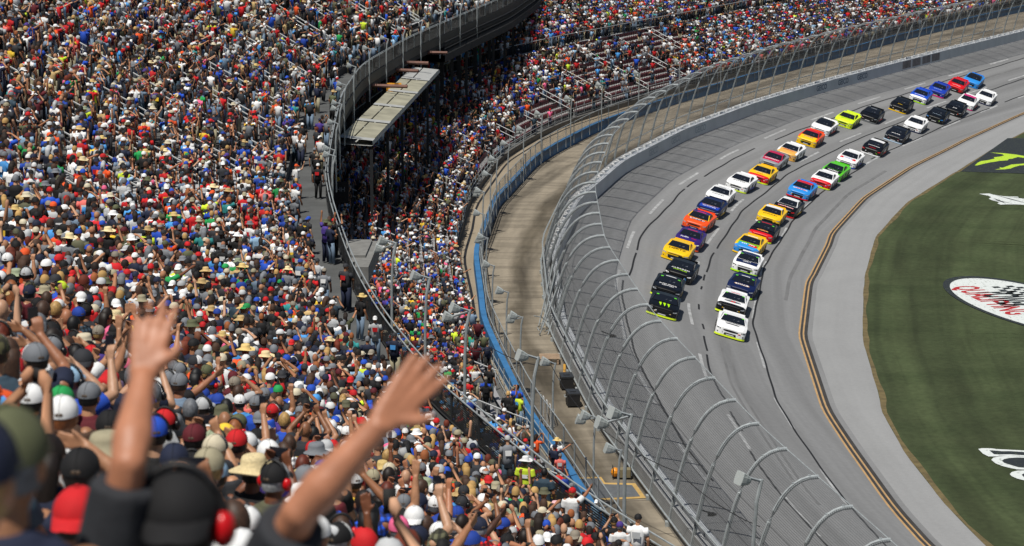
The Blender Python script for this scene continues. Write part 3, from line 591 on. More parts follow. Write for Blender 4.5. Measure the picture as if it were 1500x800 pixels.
for j in range(3): q.tube([(.03 * j, .36 * math.cos(a), .5 + .36 * math.sin(a)) for a in np.linspace(0, 2 * math.pi, 18)], .035, 5, cap=False)
q.build('coil', mat('ochre_hose', (.55, .30, .05), .6), t)
t = gear('generator', 91.0, 1.6, 'small generator with orange end beside the painted grey slab', 'generator'); q = MB()
q.box((.25, 0, .38), (.85, .6, .5)); q.build('body', mat('tan_housing', (.20, .17, .10), .7), t); q = MB(); q.ell((-.32, 0, .4), (.26, .3, .3), 12, 6); q.build('engine', mat('orange_housing', (.75, .27, .01), .5), t)
q = MB()
for x in (-.45, .65): q.tube([(x, -.32, .02), (x, -.32, .75), (x, .32, .75), (x, .32, .02)], .025, 5)
q.build('frame', M_DARK, t); t.scale = (.72,) * 3
t = gear('handrail_frame', 101.0, 3.4, 'pale folded handrail frames leaning beside the blue wall railing', 'handrail'); q = MB()
for j in range(4): q.tube([(.16 * j, -1.4, .05), (.16 * j, -1.3, 1.5 - .2 * j), (.16 * j, .9, 1.0 - .2 * j), (.16 * j, 1.2, .05)], .03, 5)
q.build('tubes', M_WPIPE, t)
for i, (s, hz, lab) in enumerate(((104.5, 8.2, 'small remote camera clamped high on a near fence post'), (80.5, 6.6, 'long dark remote camera arm fixed low on the nearest fence posts'))):
    A = arch(s, 30); j = int(np.abs(A[:, 1] - hz).argmin()); p = xyz(BASE, np.array([s]), A[j:j + 1, 0], A[j:j + 1, 1])[0]; t = empty('track_camera', p, lab, 'camera')
    q = MB(); q.tube([(0, 0, 0), (.3, .1, -.15), (.5, .12, -.2)], .03, 5); q.build('arm', M_DARK, t); q = MB(); q.box((.52, .1, -.26), (.26, .14, .14)); q.tube([(.62, .1, -.26), (.74, .08, -.27)], .05, 8); q.build('housing', M_BLACK, t)
# ------------------------------------------------------------------ stock cars
M_PAINT = mat('car_paint', (1, 1, 1), .38, obj=True, coat=.25, spec=.3); M_GLASS = mat('car_glass', (.010, .013, .020), .12, spec=.35); M_TYRE = mat('tyre_rubber', (.014, .014, .014), .75); M_RIM = mat('wheel_rim', (.05, .05, .052), .4, .6)
M_GRILLE = mat('grille_black', (.008, .008, .009), .5); M_DECAL = mat('vinyl_decal', (1, 1, 1), .4, obj=True)
ST = np.array([(2.46, .60, .13, .62, .60, .50, .52, .57, .01), (2.42, .78, .13, .80, .77, .54, .64, .61, .02), (2.32, .90, .14, .92, .90, .59, .74, .66, .03), (2.10, .96, .15, .975, .96, .66, .78, .72, .035), (1.75, .97, .16, .985, .975, .76, .79, .79, .04), (1.40, .97, .16, .99, .98, .83, .80, .85, .04), (1.05, .97, .15, .985, .97, .87, .80, .90, .04), (.85, .97, .14, .98, .965, .88, .80, .92, .04), (0, .96, .13, .98, .955, .90, .80, .93, .03), (-.9, .96, .13, .98, .955, .91, .80, .95, .03), (-1.35, .97, .15, .99, .97, .93, .80, .97, .03), (-1.8, .97, .17, .985, .965, .95, .78, .985, .03), (-2.25, .94, .22, .95, .93, .95, .76, .985, .02), (-2.44, .88, .26, .90, .88, .92, .72, .97, .02)])
ST[:, 0] *= .96; ST[:, 2] *= 1.0; ST[:, 5] *= 1.10; ST[:, 7] = ST[:, 7] * 1.10 + np.interp(ST[:, 0], [0, 1.5, 2.36], [0, .03, .06])
def ring(st):
    x, wb, zb, wm, ws, zs, wt, zt, cr = st; h = [(wb, zb), (wm, (zb + zs) / 2), (ws, zs), (wt, zt), (wt * .5, zt + cr * .75)]
    return [(x, y, z) for y, z in h] + [(x, 0, zt + cr)] + [(x, -y, z) for y, z in h[::-1]]
RG = [ring(s) for s in ST]
def hood_z(x, y): zt = np.interp(-x, -ST[:, 0], ST[:, 7]); cr = np.interp(-x, -ST[:, 0], ST[:, 8]); w = np.interp(-x, -ST[:, 0], ST[:, 6]); return zt + cr * (1 - (np.abs(y) / w) ** 1.6)
body, hood, nose, deck = MB(), MB(), MB(), MB()
for i in range(len(ST) - 1):
    for k in range(10):
        q = [RG[i][k], RG[i + 1][k], RG[i + 1][k + 1], RG[i][k + 1]]; top = 3 <= k <= 6
        tgt = nose if i < 3 else hood if (top and i < 7) else body
        tgt.add(q, [(3, 2, 1, 0)])
nose.add(RG[0], [tuple(range(11))]); body.add(RG[-1], [tuple(range(10, -1, -1))])
GH = [(1.14, .87, 1.00, .16, .03), (.26, .70, 1.38, .08, .04), (-.72, .68, 1.39, -.04, .03), (-1.45, .74, 1.09, -.10, .02)]
def ghrow(r, m=7, ins=1.0, dz=0): x, w, z, bx, cr = r; return [(x + bx * (1 - t * t), w * ins * t, z + cr * (1 - t * t) + dz) for t in np.linspace(1, -1, m)]
g0 = [ghrow(r) for r in GH]
roof = MB(); roof.grid([g0[1], g0[2]]); frame = MB(); frame.grid([g0[0], g0[1]]); frame.grid([g0[2], g0[3]])
for s in (0, -1): L4 = [g0[0][s], g0[1][s], g0[2][s], g0[3][s]]; frame.add(L4 + [(GH[3][0], L4[3][1] * 1.02, .97), (GH[0][0], L4[0][1] * 1.02, .95)], [(0, 1, 2, 3, 4, 5)])
def lerp_row(a, b, t, ins, out):
    A, B = np.array(ghrow(a, 9, ins)), np.array(ghrow(b, 9, ins)); d = B - A; n = np.array((d[4][2], 0, -d[4][0])); n = n / np.linalg.norm(n) * (1 if n[2] > 0 else -1)
    return A + d * t + n * out
wind, rear = MB(), MB(); wind.grid([lerp_row(GH[0], GH[1], t, .93, .012) for t in (.02, .5, .98)]); rear.grid([lerp_row(GH[2], GH[3], t, .88, .012) for t in (.08, .5, .95)])
sidew = []
for s in (1, -1):
    m = MB(); m.add([(x, s * (y + .014), z) for x, y, z in ((.72, .835, 1.05), (.20, .72, 1.31), (-.68, .715, 1.33), (-1.08, .765, 1.10))], [(0, 1, 2, 3) if s > 0 else (3, 2, 1, 0)]); sidew.append(m)
def disc(q, x, y, z, r, w, n=16): q.tube([(x, y - w / 2, z), (x, y + w / 2, z)], r, n)
def flat(q, P, x): q.add([(x, y, z) for y, z in P], [tuple(range(len(P)))])
def sup(w, h, z, pw=2.6, n=18): return [(w * math.copysign(abs(math.cos(a)) ** (2 / pw), math.cos(a)), z + h * math.copysign(abs(math.sin(a)) ** (2 / pw), math.sin(a))) for a in np.linspace(0, 2 * math.pi, n, endpoint=False)]
GR = {}
for kind in 'fct':
    a, b = MB(), MB()
    if kind == 'f': flat(a, sup(.50, .075, .54, 2.4), 2.374); flat(b, [(-.40, .18), (.40, .18), (.36, .36), (-.36, .36)], 2.374)
    if kind == 'c': flat(a, sup(.52, .03, .60, 4), 2.374); flat(b, [(-.46, .18), (.46, .18), (.53, .48), (-.53, .48)], 2.374)
    if kind == 't': flat(a, sup(.42, .025, .62, 3), 2.374); flat(b, [(-.52, .17), (.52, .17), (.36, .53), (-.36, .53)], 2.374)
    GR[kind] = (a.mesh('grille'), b.mesh('intake'))
q = MB(); q.ell((0, 0, 0), (.05, .075, .06), 10, 4); DUCT = q.mesh('brake_duct'); DUCT.materials.append(M_GRILLE)
hl = []
for s in (1, -1):
    m = MB(); m.add([(x + .012, s * (y + .012), z) for x, y, z in ((2.35, .655, .55), (2.30, .80, .56), (2.235, .905, .60), (2.225, .895, .68), (2.30, .77, .66), (2.345, .65, .62))], [tuple(range(6)) if s > 0 else tuple(range(5, -1, -1))]); hl.append(m.mesh('headlight'))
spl = MB(); o_ = [(2.05, .99), (2.24, .945), (2.36, .82), (2.43, .60), (2.45, .3), (2.45, 0)]; o_ = o_ + [(x, -y) for x, y in o_[-2::-1]]; n = len(o_)
spl.add([(x, y, .055) for x, y in o_] + [(x, y, .115) for x, y in o_], [tuple(range(n - 1, -1, -1)), tuple(range(n, 2 * n))] + [(i, (i + 1) % n, n + (i + 1) % n, n + i) for i in range(n)])
lip = MB(); o2 = [(2.10, 1.0), (2.25, .955), (2.37, .83), (2.44, .60), (2.462, .3), (2.462, 0)]; o2 = o2 + [(x, -y) for x, y in o2[-2::-1]]; lip.grid([[(x, y, .045) for x, y in o2], [(x - .012, y * .99, .175) for x, y in o2]])
spo = MB(); spo.box((-2.33, 0, 1.13), (.03, 1.45, .17)); skirt = MB()
for s in (1, -1): skirt.box((0, s * .975, .13), (3.6, .03, .12))
arch_ = MB(); disc(arch_, 0, 0, 0, .41, .18); ARCH = arch_.mesh('wheel_arch'); ARCH.materials.append(M_GRILLE)
def wheel_meshes():
    t, r = MB(), MB(); t.tube([(0, -.14, 0), (0, -.125, 0), (0, .125, 0), (0, .14, 0)], [.30, .35, .35, .30], 18); r.tube([(0, -.150, 0), (0, .150, 0)], .205, 12); return t.mesh('tyre', True), r.mesh('rim')
WT, WRI = wheel_meshes()
PM = {'body': (body, M_PAINT), 'hood': (hood, M_PAINT), 'nose': (nose, M_PAINT), 'roof': (roof, M_PAINT), 'roof_pillars': (frame, M_PAINT), 'windshield': (wind, M_GLASS), 'rear_window': (rear, M_GLASS), 'splitter': (spl, M_GRILLE), 'bumper_lip': (lip, M_DECAL), 'spoiler': (spo, M_PAINT), 'side_skirt': (skirt, M_GRILLE)}
PME = {}
for k, (m, mt) in PM.items():
    me = m.mesh(k, k in ('hood', 'nose', 'windshield', 'roof')); me.materials.append(mt); PME[k] = me
for me in hl: me.materials.append(M_DECAL)
SWM = [m.mesh('side_window') for m in sidew]
for me in SWM: me.materials.append(M_GLASS)
WT.materials.append(M_TYRE); WRI.materials.append(M_RIM)
for t in GR.values():
    for me in t: me.materials.append(M_GRILLE)
def mw(*a): return [Vector(v) for v in a]
HEX = dict(black='#0b0c0f', ink='#10131c', white='#f2f3f4', navy='#101d49', blue='#1d50c8', royal='#1f3fae', sky='#2f8fe0', lime='#b4f000', neon='#dcf52a', yellow='#f7c713', gold='#e3ad55', orange='#f2561d', red='#d8141f', crimson='#c2184a', magenta='#d81f7c', purple='#34206e', green='#5ec92d', silver='#8d9196', grey='#6b6f73', tan='#e0b070', dgreen='#1c7a3c', pale='#bcd3e8')
def car(i, s, o, sp):
    P, Nn = BASE.at(np.array([s])); T = np.array([Nn[0][1], -Nn[0][0]]); ds = .5
    z = float(track_z(s, o)) + .012; slope = BANK / abs(float(YEL(s)))
    fw = Vector((-T[0], -T[1], 0)).normalized(); outw = Vector((Nn[0][0], Nn[0][1], 0)); lf = (-(outw + Vector((0, 0, slope)))).normalized() * 1.0
    # facing the camera: the car's left hand is towards the infield
    lf = Vector((-outw.x, -outw.y, -slope)).normalized(); up = fw.cross(lf).normalized(); fw = lf.cross(up).normalized()
    M = Matrix((( fw.x, lf.x, up.x, 0), (fw.y, lf.y, up.y, 0), (fw.z, lf.z, up.z, 0), (0, 0, 0, 1)))
    pos = Vector((*(P[0] + Nn[0] * o), z)) - fw * 2.0
    # keep the middle of the car on the banked surface
    s2, o2_ = BASE.find(np.array(pos[:2])); pos.z = float(track_z(float(s2), float(o2_))) + .012
    t = empty('stock_car', (0, 0, 0), sp['label'], 'race car', 'stock cars in two lines on the banked track'); t.matrix_world = Matrix.Translation(pos) @ M @ Matrix.Rotation(float(np.interp(s, (150, 195, 250), (-.13, .0, .16))), 4, 'Z') @ Matrix.Diagonal((.81, 1.0, .81, 1))
    c = lambda k, d='body': (*lin(HEX[sp.get(k, sp.get(d, sp['body']))]), 1)
    cols = {'body': c('body'), 'hood': c('hood'), 'nose': c('nose'), 'roof': c('roof'), 'roof_pillars': c('pillar', 'roof'), 'bumper_lip': c('lip', 'nose'), 'spoiler': c('spoiler', 'body')}
    for k, me in PME.items():
        p = link(k, me, None, t)
        if k in cols: p.color = cols[k]
    for me in SWM: link('side_window', me, None, t)
    k = sp.get('kind', 'f')
    for nm, me in zip(('grille', 'intake'), GR[k]): link(nm, me, None, t)
    for sd in (1, -1): dk = link('brake_duct', DUCT, None, t); dk.location = (2.285, sd * .80, .32)
    for me in hl: h = link('headlight', me, None, t); h.color = c('lamp') if 'lamp' in sp else ((.30, .33, .36, 1) if sp.get('nose', sp['body']) not in ('white',) else (.06, .07, .08, 1))
    for x in (1.37, -1.35):
        for sd in (1, -1): w = link('wheel', WT, None, t); w.location = (x, sd * .85, .345); ar = link('wheel_arch', ARCH, None, t); ar.location = (x, sd * .895, .37); link('rim', WRI, None, w)
    def on_hood(V, F, cx, nm, col):
        q = MB(); V = np.asarray(V, float); X = cx + .13 - V[:, 1] * .8; Y = V[:, 0]; q.add(np.c_[X, Y, hood_z(X, Y) + .012], F); d = q.build(nm, M_DECAL, t); d.color = (*lin(HEX[col]), 1)
    def shape(pts, cx, col, nm='hood_graphic', up_=0):
        q = MB(); n = len(pts); V = np.array([(0, 0)] + list(pts), float); V[0] = V[1:].mean(0); X = cx + .13 - V[:, 1] * .8; Y = V[:, 0]
        q.add(np.c_[X, Y, hood_z(X, Y) + .008 + up_], [(0, i + 1, (i + 1) % n + 1) for i in range(n)]); d = q.build(nm, M_DECAL, t); d.color = (*lin(HEX[col]), 1)
    q = MB(); flat(q, [(-.26, .205), (.26, .205), (.25, .275), (-.25, .275)], 2.382); d = q.build('bumper_decal', M_DECAL, t); d.color = (.75, .76, .77, 1)
    for kind, col, cx, w, h in sp.get('shapes', []):
        if kind == 'oval': shape(sup(w / 2, h / 2, 0, 2, 24), cx, col)
        if kind == 'bar': shape([(w / 2 * a, h / 2 * b) for a, b in [(-1, -1), (-.5, -1), (0, -1), (.5, -1), (1, -1), (1, 1), (.5, 1), (0, 1), (-.5, 1), (-1, 1)]], cx, col)
        if kind == 'diamond': shape([(-w / 2, 0), (-w * .38, -h / 2), (0, -h / 2), (w * .38, -h / 2), (w / 2, 0), (w * .38, h / 2), (0, h / 2), (-w * .38, h / 2)], cx, col)
        if kind == 'left': shape([(-w, -h / 2), (-w * .5, -h / 2), (0, -h / 2), (.05, h / 2), (-w * .5, h / 2), (-w, h / 2)], cx, col)
        if kind == 'right': shape([(.05, -h / 2), (w * .5, -h / 2), (w, -h / 2), (w, h / 2), (w * .5, h / 2), (.05, h / 2)], cx, col)
        if kind == 'edges':
            for sg in (1, -1): shape([(sg * .76, -h / 2), (sg * .76, 0), (sg * .74, h / 2), (sg * (.74 - w), h / 2), (sg * (.70 - w), 0), (sg * (.66 - w), -h / 2)][::sg], cx, col)
        if kind == 'claw':
            for j in (-1, 0, 1): shape([(j * .27 - .09, .36), (j * .27 + .09, .34), (j * .27 + .05, .05), (j * .27 + .09, -.02), (j * .27 + .03, -.50), (j * .27 - .03, -.08), (j * .27 - .07, 0)], cx, col, 'claw_mark')
    for txt, col, cx, w, h in sp.get('words', []):
        V, F = text_tris(txt, .03); V = V / [np.ptp(V[:, 0]), np.ptp(V[:, 1])] * [w, h * 1.3]; V = V + [sp.get('dx', {}).get(txt, 0), 0]; on_hood(V, F, cx, 'lettering', col)
    for col, x0, x1, w in sp.get('roofbars', []):
        q = MB(); q.add([(x, y, 1.416 - .03 * (y / .62) ** 2 + (.02 if x < 0 else 0)) for x in (x0, x1) for y in (w / 2, 0, -w / 2)], [(0, 3, 4, 1), (1, 4, 5, 2)]); d = q.build('roof_graphic', M_DECAL, t); d.color = (*lin(HEX[col]), 1)
    if sp.get('sticker'):
        for sg in (1, -1):
            A = [lerp_row(GH[0], GH[1], tt, .93, .02) for tt in (.86, .98)]; q = MB(); a, b = (0, 1) if sg > 0 else (8, 7)
            q.add([A[0][a], A[0][b], A[1][b], A[1][a]], [(0, 1, 2, 3)]); d = q.build('windshield_sticker', M_DECAL, t); d.color = (*lin(HEX['green']), 1)
    q = MB(); A = [lerp_row(GH[0], GH[1], tt, .93, .02) for tt in (.35, .52, .44)]; q.add([A[0][3], A[0][2], A[1][2]], [(0, 1, 2)]); q.add([A[2][4], A[1][3] * .5 + A[1][4] * .5, A[0][4]], [(0, 1, 2)]); d = q.build('window_netting', M_DECAL, t); d.color = (.10, .11, .13, 1)
    rr = random.Random(i * 7 + 3)
    if 'roofbars' not in sp and 'roof' not in sp: sp['roofbars'] = [('black' if sp['body'] in ('white', 'yellow', 'neon', 'green', 'sky', 'orange') else 'white', .12, -.08, .5)]
    if rr.random() < .6:
        q = MB()
        for sg in (1, -1): q.add([(x, sg * .994, z) for x, z in ((.95, .20), (-.95, .20), (-.95, .34), (-.2, .42), (.95, .30))], [(0, 1, 2, 3, 4)])
        d = q.build('side_stripe', M_DECAL, t); d.color = (*lin(HEX[rr.choice(['red', 'black', 'silver', 'yellow', 'white', 'royal'])]), 1)
    for colr in ('white', rr.choice(['red', 'yellow', 'sky', 'orange', 'lime']), 'black' if sp['body'] not in ('black', 'ink', 'navy') else 'silver'):
        q = MB()
        for j in range(5):
            sg = rr.choice((1, -1)); x0 = rr.uniform(1.0, 1.95); w = rr.uniform(.06, .16); z0 = rr.uniform(.50, .66); yy = sg * .995
            if j < 3: q.add([(x0, yy, z0), (x0 - w, yy, z0), (x0 - w, yy, z0 + .06), (x0, yy, z0 + .06)], [(0, 1, 2, 3)])
            else:
                y0 = sg * rr.uniform(.45, .58); zz = rr.uniform(.30, .46); q.add([(2.385, y0, zz), (2.385, y0 + w * .7, zz), (2.385, y0 + w * .7, zz + .05), (2.385, y0, zz + .05)], [(0, 1, 2, 3)])
        d = q.build('sponsor_decals', M_DECAL, t); d.color = (*lin(HEX[colr]), 1)
    sd = sp.get('door', 'white' if sp['body'] in ('black', 'navy', 'ink', 'blue', 'royal', 'red', 'purple', 'crimson') else 'black')
    for sg in (1, -1):
        q = MB(); q.add([(x, sg * (.984 + .008), z) for x, z in ((.35, .40), (-.25, .40), (-.35, .72), (.25, .72))], [(0, 1, 2, 3)]); d = q.build('door_graphic', M_DECAL, t); d.color = (*lin(HEX[sd]), 1)
B = lambda **k: k
OUT = [
 (132.9, -6.7, B(body='black', lip='neon', kind='f', shapes=[('claw', 'lime', 1.55, 1, 1)], roofbars=[('white', .16, .02, .7)], sticker=1, label='black race car with green claw marks on its hood, leading the outer line')),
 (139.4, -7.31, B(body='black', hood='ink', lip='neon', kind='f', words=[('RUSH TRUCK', 'white', 1.28, 1.2, .20), ('CENTERS', 'white', 1.55, .8, .16)], roofbars=[('white', .1, -.05, .7)], sticker=1, label='black race car with white hood lettering tucked behind the outer line leader')),
 (146.1, -8.01, B(body='black', hood='ink', nose='black', lip='black', kind='t', words=[('CLEARED', 'white', 1.36, 1.3, .20), ('TOP PAGE', 'lime', 1.66, 1.0, .17)], roofbars=[('neon', .16, .05, .8)], lamp='white', label='black race car with white and lime hood lettering ahead of the yellow car')),
 (152.5, -7.6, B(body='yellow', kind='c', words=[('HERTZ', 'black', 1.4, 1.25, .30)], label='all yellow race car with bold black hood lettering, fourth in the outer line', door='black')),
 (157.8, -8.23, B(body='purple', lip='orange', kind='t', words=[('FedEx', 'white', 1.4, .62, .28), ('Cup', 'red', 1.46, .4, .24)], dx={'FedEx': -.32, 'Cup': .38}, roofbars=[('red', .15, -.1, .75)], lamp='white', label='dark purple race car with white and red hood lettering and orange bumper edge')),
 (165.9, -7.93, B(body='orange', roof='purple', pillar='yellow', lip='navy', kind='f', shapes=[('oval', 'navy', 1.45, 1.35, .42)], words=[('SUNNY D', 'white', 1.4, 1.2, .28)], roofbars=[('magenta', .15, -.1, .7)], label='bright orange race car with purple roof and white hood lettering')),
 (172.1, -8.04, B(body='navy', hood='royal', nose='navy', lip='yellow', kind='f', shapes=[('bar', 'gold', 1.2, 1.35, .07)], words=[('NATIONAL', 'white', 1.5, 1.1, .22)], roofbars=[('gold', .15, 0, .8)], label='navy race car with white hood lettering between orange and white cars')),
 (178.0, -7.92, B(body='white', kind='f', words=[('FORD', 'grey', 1.5, 1.0, .2)], roofbars=[('grey', .1, -.1, .6)], label='white race car with faint grey hood lettering behind the navy car')),
 (186.1, -7.99, B(body='white', lip='neon', kind='f', shapes=[], words=[('AUTO', 'black', 1.35, 1.1, .20)], label='white race car with black hood marks and neon bumper edge in the outer line')),
 (192.0, -8.49, B(body='yellow', nose='red', lip='neon', kind='f', words=[('SHELL', 'red', 1.6, .6, .16)], shapes=[('bar', 'white', 1.2, 1.0, .06)], label='yellow race car with red nose in the outer line', door='red')),
 (199.5, -7.79, B(body='silver', hood='crimson', roof='crimson', nose='silver', kind='c', words=[('UNIVERSITY', 'white', 1.35, 1.35, .26)], roofbars=[('dgreen', .18, .05, .3)], label='crimson hooded race car with silver nose and white lettering')),
 (205.6, -7.6, B(body='white', hood='gold', nose='gold', roof='white', kind='f', words=[('AMERICAN', 'orange', 1.3, 1.1, .22)], roofbars=[('orange', .15, 0, .6)], label='white race car with pale gold hood and nose')),
 (214.0, -6.98, B(body='orange', hood='yellow', nose='yellow', roof='red', kind='c', words=[('DOUBLE', 'royal', 1.4, .9, .26)], label='race car with orange roof and yellow hood with blue lettering')),
 (221.0, -6.16, B(body='white', roof='black', kind='c', label='white race car with black roof behind the orange roofed car')),
 (227.6, -6.25, B(body='neon', kind='f', words=[('MENARDS', 'green', 1.4, 1.0, .2)], label='fluorescent yellow race car in the outer line')),
 (233.5, -6.81, B(body='black', kind='t', lip='grey', roofbars=[('silver', .1, -.1, .6)], label='plain black race car just behind the fluorescent yellow one')),
 (243.1, -6.73, B(body='black', lip='yellow', kind='c', roofbars=[('neon', .18, .08, .9)], words=[('CAT', 'yellow', 1.4, .5, .18)], label='black race car with yellow bumper edge ahead of the bright blue car')),
 (250.8, -6.07, B(body='blue', nose='white', lip='lime', kind='c', words=[('LOWES', 'white', 1.4, 1.1, .22)], label='bright blue race car with white nose and lime bumper edge')),
 (257.1, -5.92, B(body='royal', kind='c', lip='magenta', words=[('BLUE', 'pale', 1.5, .9, .15)], label='royal blue race car second from the blue and white one')),
 (263.0, -6.02, B(body='red', nose='red', kind='c', lip='black', words=[('CHURCH', 'white', 1.75, 1.0, .15)], label='red race car between the two blue cars at the far end')),
 (268.4, -5.95, B(body='sky', roof='black', kind='c', label='light blue race car with black roof, last in the outer line'))]
INN = [
 (132.1, -10.95, B(body='white', lip='neon', kind='f', shapes=[('diamond', 'black', 1.45, .95, .24), ('bar', 'black', 1.18, 1.0, .06)], sticker=1, roofbars=[('navy', .16, .06, .9), ('red', .16, .06, .3)], label='white race car with black hood stripes leading the inner line')),
 (139.8, -11.61, B(body='white', nose='black', lip='neon', kind='f', shapes=[('oval', 'black', 1.45, 1.15, .46), ('oval', 'grey', 1.45, 1.05, .38)], words=[('JJ', 'red', 1.45, .34, .30)], sticker=1, roofbars=[('red', .1, -.05, .6)], label='white race car with oval red hood badge and black nose')),
 (146.7, -12.24, B(body='navy', lip='lime', kind='c', shapes=[('diamond', 'gold', 1.5, 1.12, .36), ('diamond', 'white', 1.5, 1.02, .29)], words=[('NAPA', 'navy', 1.5, .7, .22)], sticker=1, roofbars=[('white', .1, -.05, .6)], label='dark navy race car with yellow and white hood badge')),
 (154.7, -12.56, B(body='white', hood='navy', nose='white', roof='navy', pillar='white', lip='lime', kind='c', shapes=[], words=[('LIBERTY', 'white', 1.42, .6, .2)], sticker=1, lamp='black', label='white race car with navy hood and lime bumper edge')),
 (162.3, -12.33, B(body='yellow', hood='green', nose='sky', roof='yellow', lip='yellow', kind='t', shapes=[('left', 'sky', 1.62, .72, .62), ('right', 'red', 1.62, .72, .62)], words=[("m m", 'white', 1.55, 1.0, .2)], roofbars=[('white', .12, -.1, .8)], label='multicoloured race car with blue, red and green hood under a yellow roof')),
 (168.8, -12.66, B(body='black', nose='red', lip='neon', kind='t', shapes=[('oval', 'gold', 1.45, .95, .34)], words=[('BASS', 'crimson', 1.45, .6, .18)], roofbars=[('red', .1, -.1, .85)], sticker=1, label='black race car with red nose corners and gold hood badge')),
 (175.9, -12.46, B(body='yellow', roof='white', pillar='yellow', kind='t', lip='white', words=[('STANLEY', 'black', 1.5, 1.2, .22)], label='yellow race car with white roof in the inner line', door='black')),
 (182.2, -12.91, B(body='black', roof='white', nose='black', kind='t', lip='red', shapes=[('bar', 'red', 1.62, 1.35, .2)], words=[('CRAFTSMAN', 'white', 1.6, 1.3, .16)], lamp='red', label='black race car with white roof and red banded hood')),
 (190.7, -12.33, B(body='sky', nose='sky', roof='red', pillar='sky', lip='red', kind='c', words=[('TEXAS', 'red', 1.45, 1.0, .30)], shapes=[('bar', 'white', 1.45, 1.3, .2)], label='light blue race car with red roof and red lettering', door='red')),
 (198.1, -12.79, B(body='white', nose='red', lip='neon', kind='f', words=[('MOTOR', 'grey', 1.5, .8, .14)], label='white race car with red nose and neon bumper edge')),
 (203.7, -12.46, B(body='green', hood='black', kind='c', words=[('GREEN', 'white', 1.5, 1.0, .26)], label='lime green race car with black hood')),
 (210.8, -11.85, B(body='white', lip='royal', kind='c', shapes=[('edges', 'red', 1.55, .25, .6)], words=[('WORLD', 'royal', 1.5, .9, .26)], label='white race car with red hood edges and blue lettering')),
 (219.7, -11.85, B(body='black', roof='white', pillar='black', lip='white', nose='black', kind='t', shapes=[('bar', 'white', 1.2, 1.2, .1), ('bar', 'red', 1.85, .7, .08)], lamp='red', label='black race car with white roof and red trimmed nose')),
 (228.9, -11.17, B(body='ink', lip='pale', kind='c', words=[('SHURE', 'white', 1.4, .9, .18)], label='dark navy black race car with pale blue bumper edge')),
 (236.4, -10.63, B(body='white', kind='f', lip='navy', label='plain white race car between two dark cars of the inner line')),
 (244.7, -10.27, B(body='black', lip='black', lamp='sky', kind='c', shapes=[('bar', 'pale', 1.25, 1.0, .06)], label='black race car with bright blue nose corners')),
 (251.1, -10.04, B(body='black', kind='t', words=[('GEAR', 'white', 1.45, .5, .2)], label='black race car with small white hood badge, third from the end of the inner line')),
 (256.6, -9.5, B(body='white', roof='magenta', pillar='white', lip='magenta', kind='f', label='white race car with magenta roof and bumper edge')),
 (262.4, -9.6, B(body='white', kind='c', lip='navy', label='white race car, last in the inner line'))]
for i, (s, o, sp) in enumerate(OUT + INN): car(i, s, o, sp)
# ------------------------------------------------------------------ people
M_SKIN = mat('skin', (1, 1, 1), .5, obj=True, noise=.22, nscale=14, bump=.25); M_CLOTH = mat('cloth', (1, 1, 1), .85, obj=True, noise=.22, nscale=7, bump=.5); M_HAT = mat('hat_cloth', (1, 1, 1), .85, obj=True, noise=.15, nscale=22)
M_STRAW = mat('straw_weave', (1, 1, 1), .85, obj=True, noise=.35, nscale=60); M_HAIR = mat('hair', (1, 1, 1), .6, obj=True, noise=.5, nscale=40); M_CAMO = mat('camouflage', '#5c5a3c', .9, noise=.06, nscale=24, col2='#2e2d22'); M_FACE = mat('face_features', (.06, .03, .025), .6)
M_PLASTIC = mat('ear_cup_plastic', (1, 1, 1), .3, obj=True); M_PHONE = mat('phone_body', (.010, .010, .012), .3); M_SCREEN = mat('phone_screen', (.02, .022, .03), .08)
CLR = dict(black='#0e0e11', charcoal='#2c2e33', navy='#17203a', grey='#767a80', lightgrey='#b9bcbe', white='#eceded', red='#c8161d', maroon='#5e1420', royal='#1d4fc0', blue='#1b3f9c', skyblue='#4b9be0', lightblue='#9cc0dc', greyblue='#71869c', slate='#2f4453', teal='#2f8f90', green='#1f9a50', darkgreen='#204a33', olive='#5b5f43', khaki='#a39b80', tan='#c5a873', beige='#cfc5ab', taupe='#8d8577', brown='#4a3325', orange='#ee5a22', salmon='#e07068', pink='#f06a96', lightpink='#efb9bf', purple='#4a3588', mauve='#7d6688', yellow='#f0c93a', neon='#d6ee3a', cream='#e6d3a4', wheat='#d9bd7a', sage='#9aa588', camo='#5a5a44', auburn='#6a2a16', ginger='#9a5a30', blonde='#c09a5e', darkbrown='#20150f')
CL = {k: np.array(lin(v)) for k, v in CLR.items()}
SKINS = [np.array(lin(c)) for c in ('#c48f6c', '#b5805d', '#cfa080', '#a06c4b', '#b57a5a', '#7d4c33', '#4f3224')]; SKW = np.array([.24, .24, .14, .16, .15, .04, .03])
V3 = lambda *a: np.array(a, float)
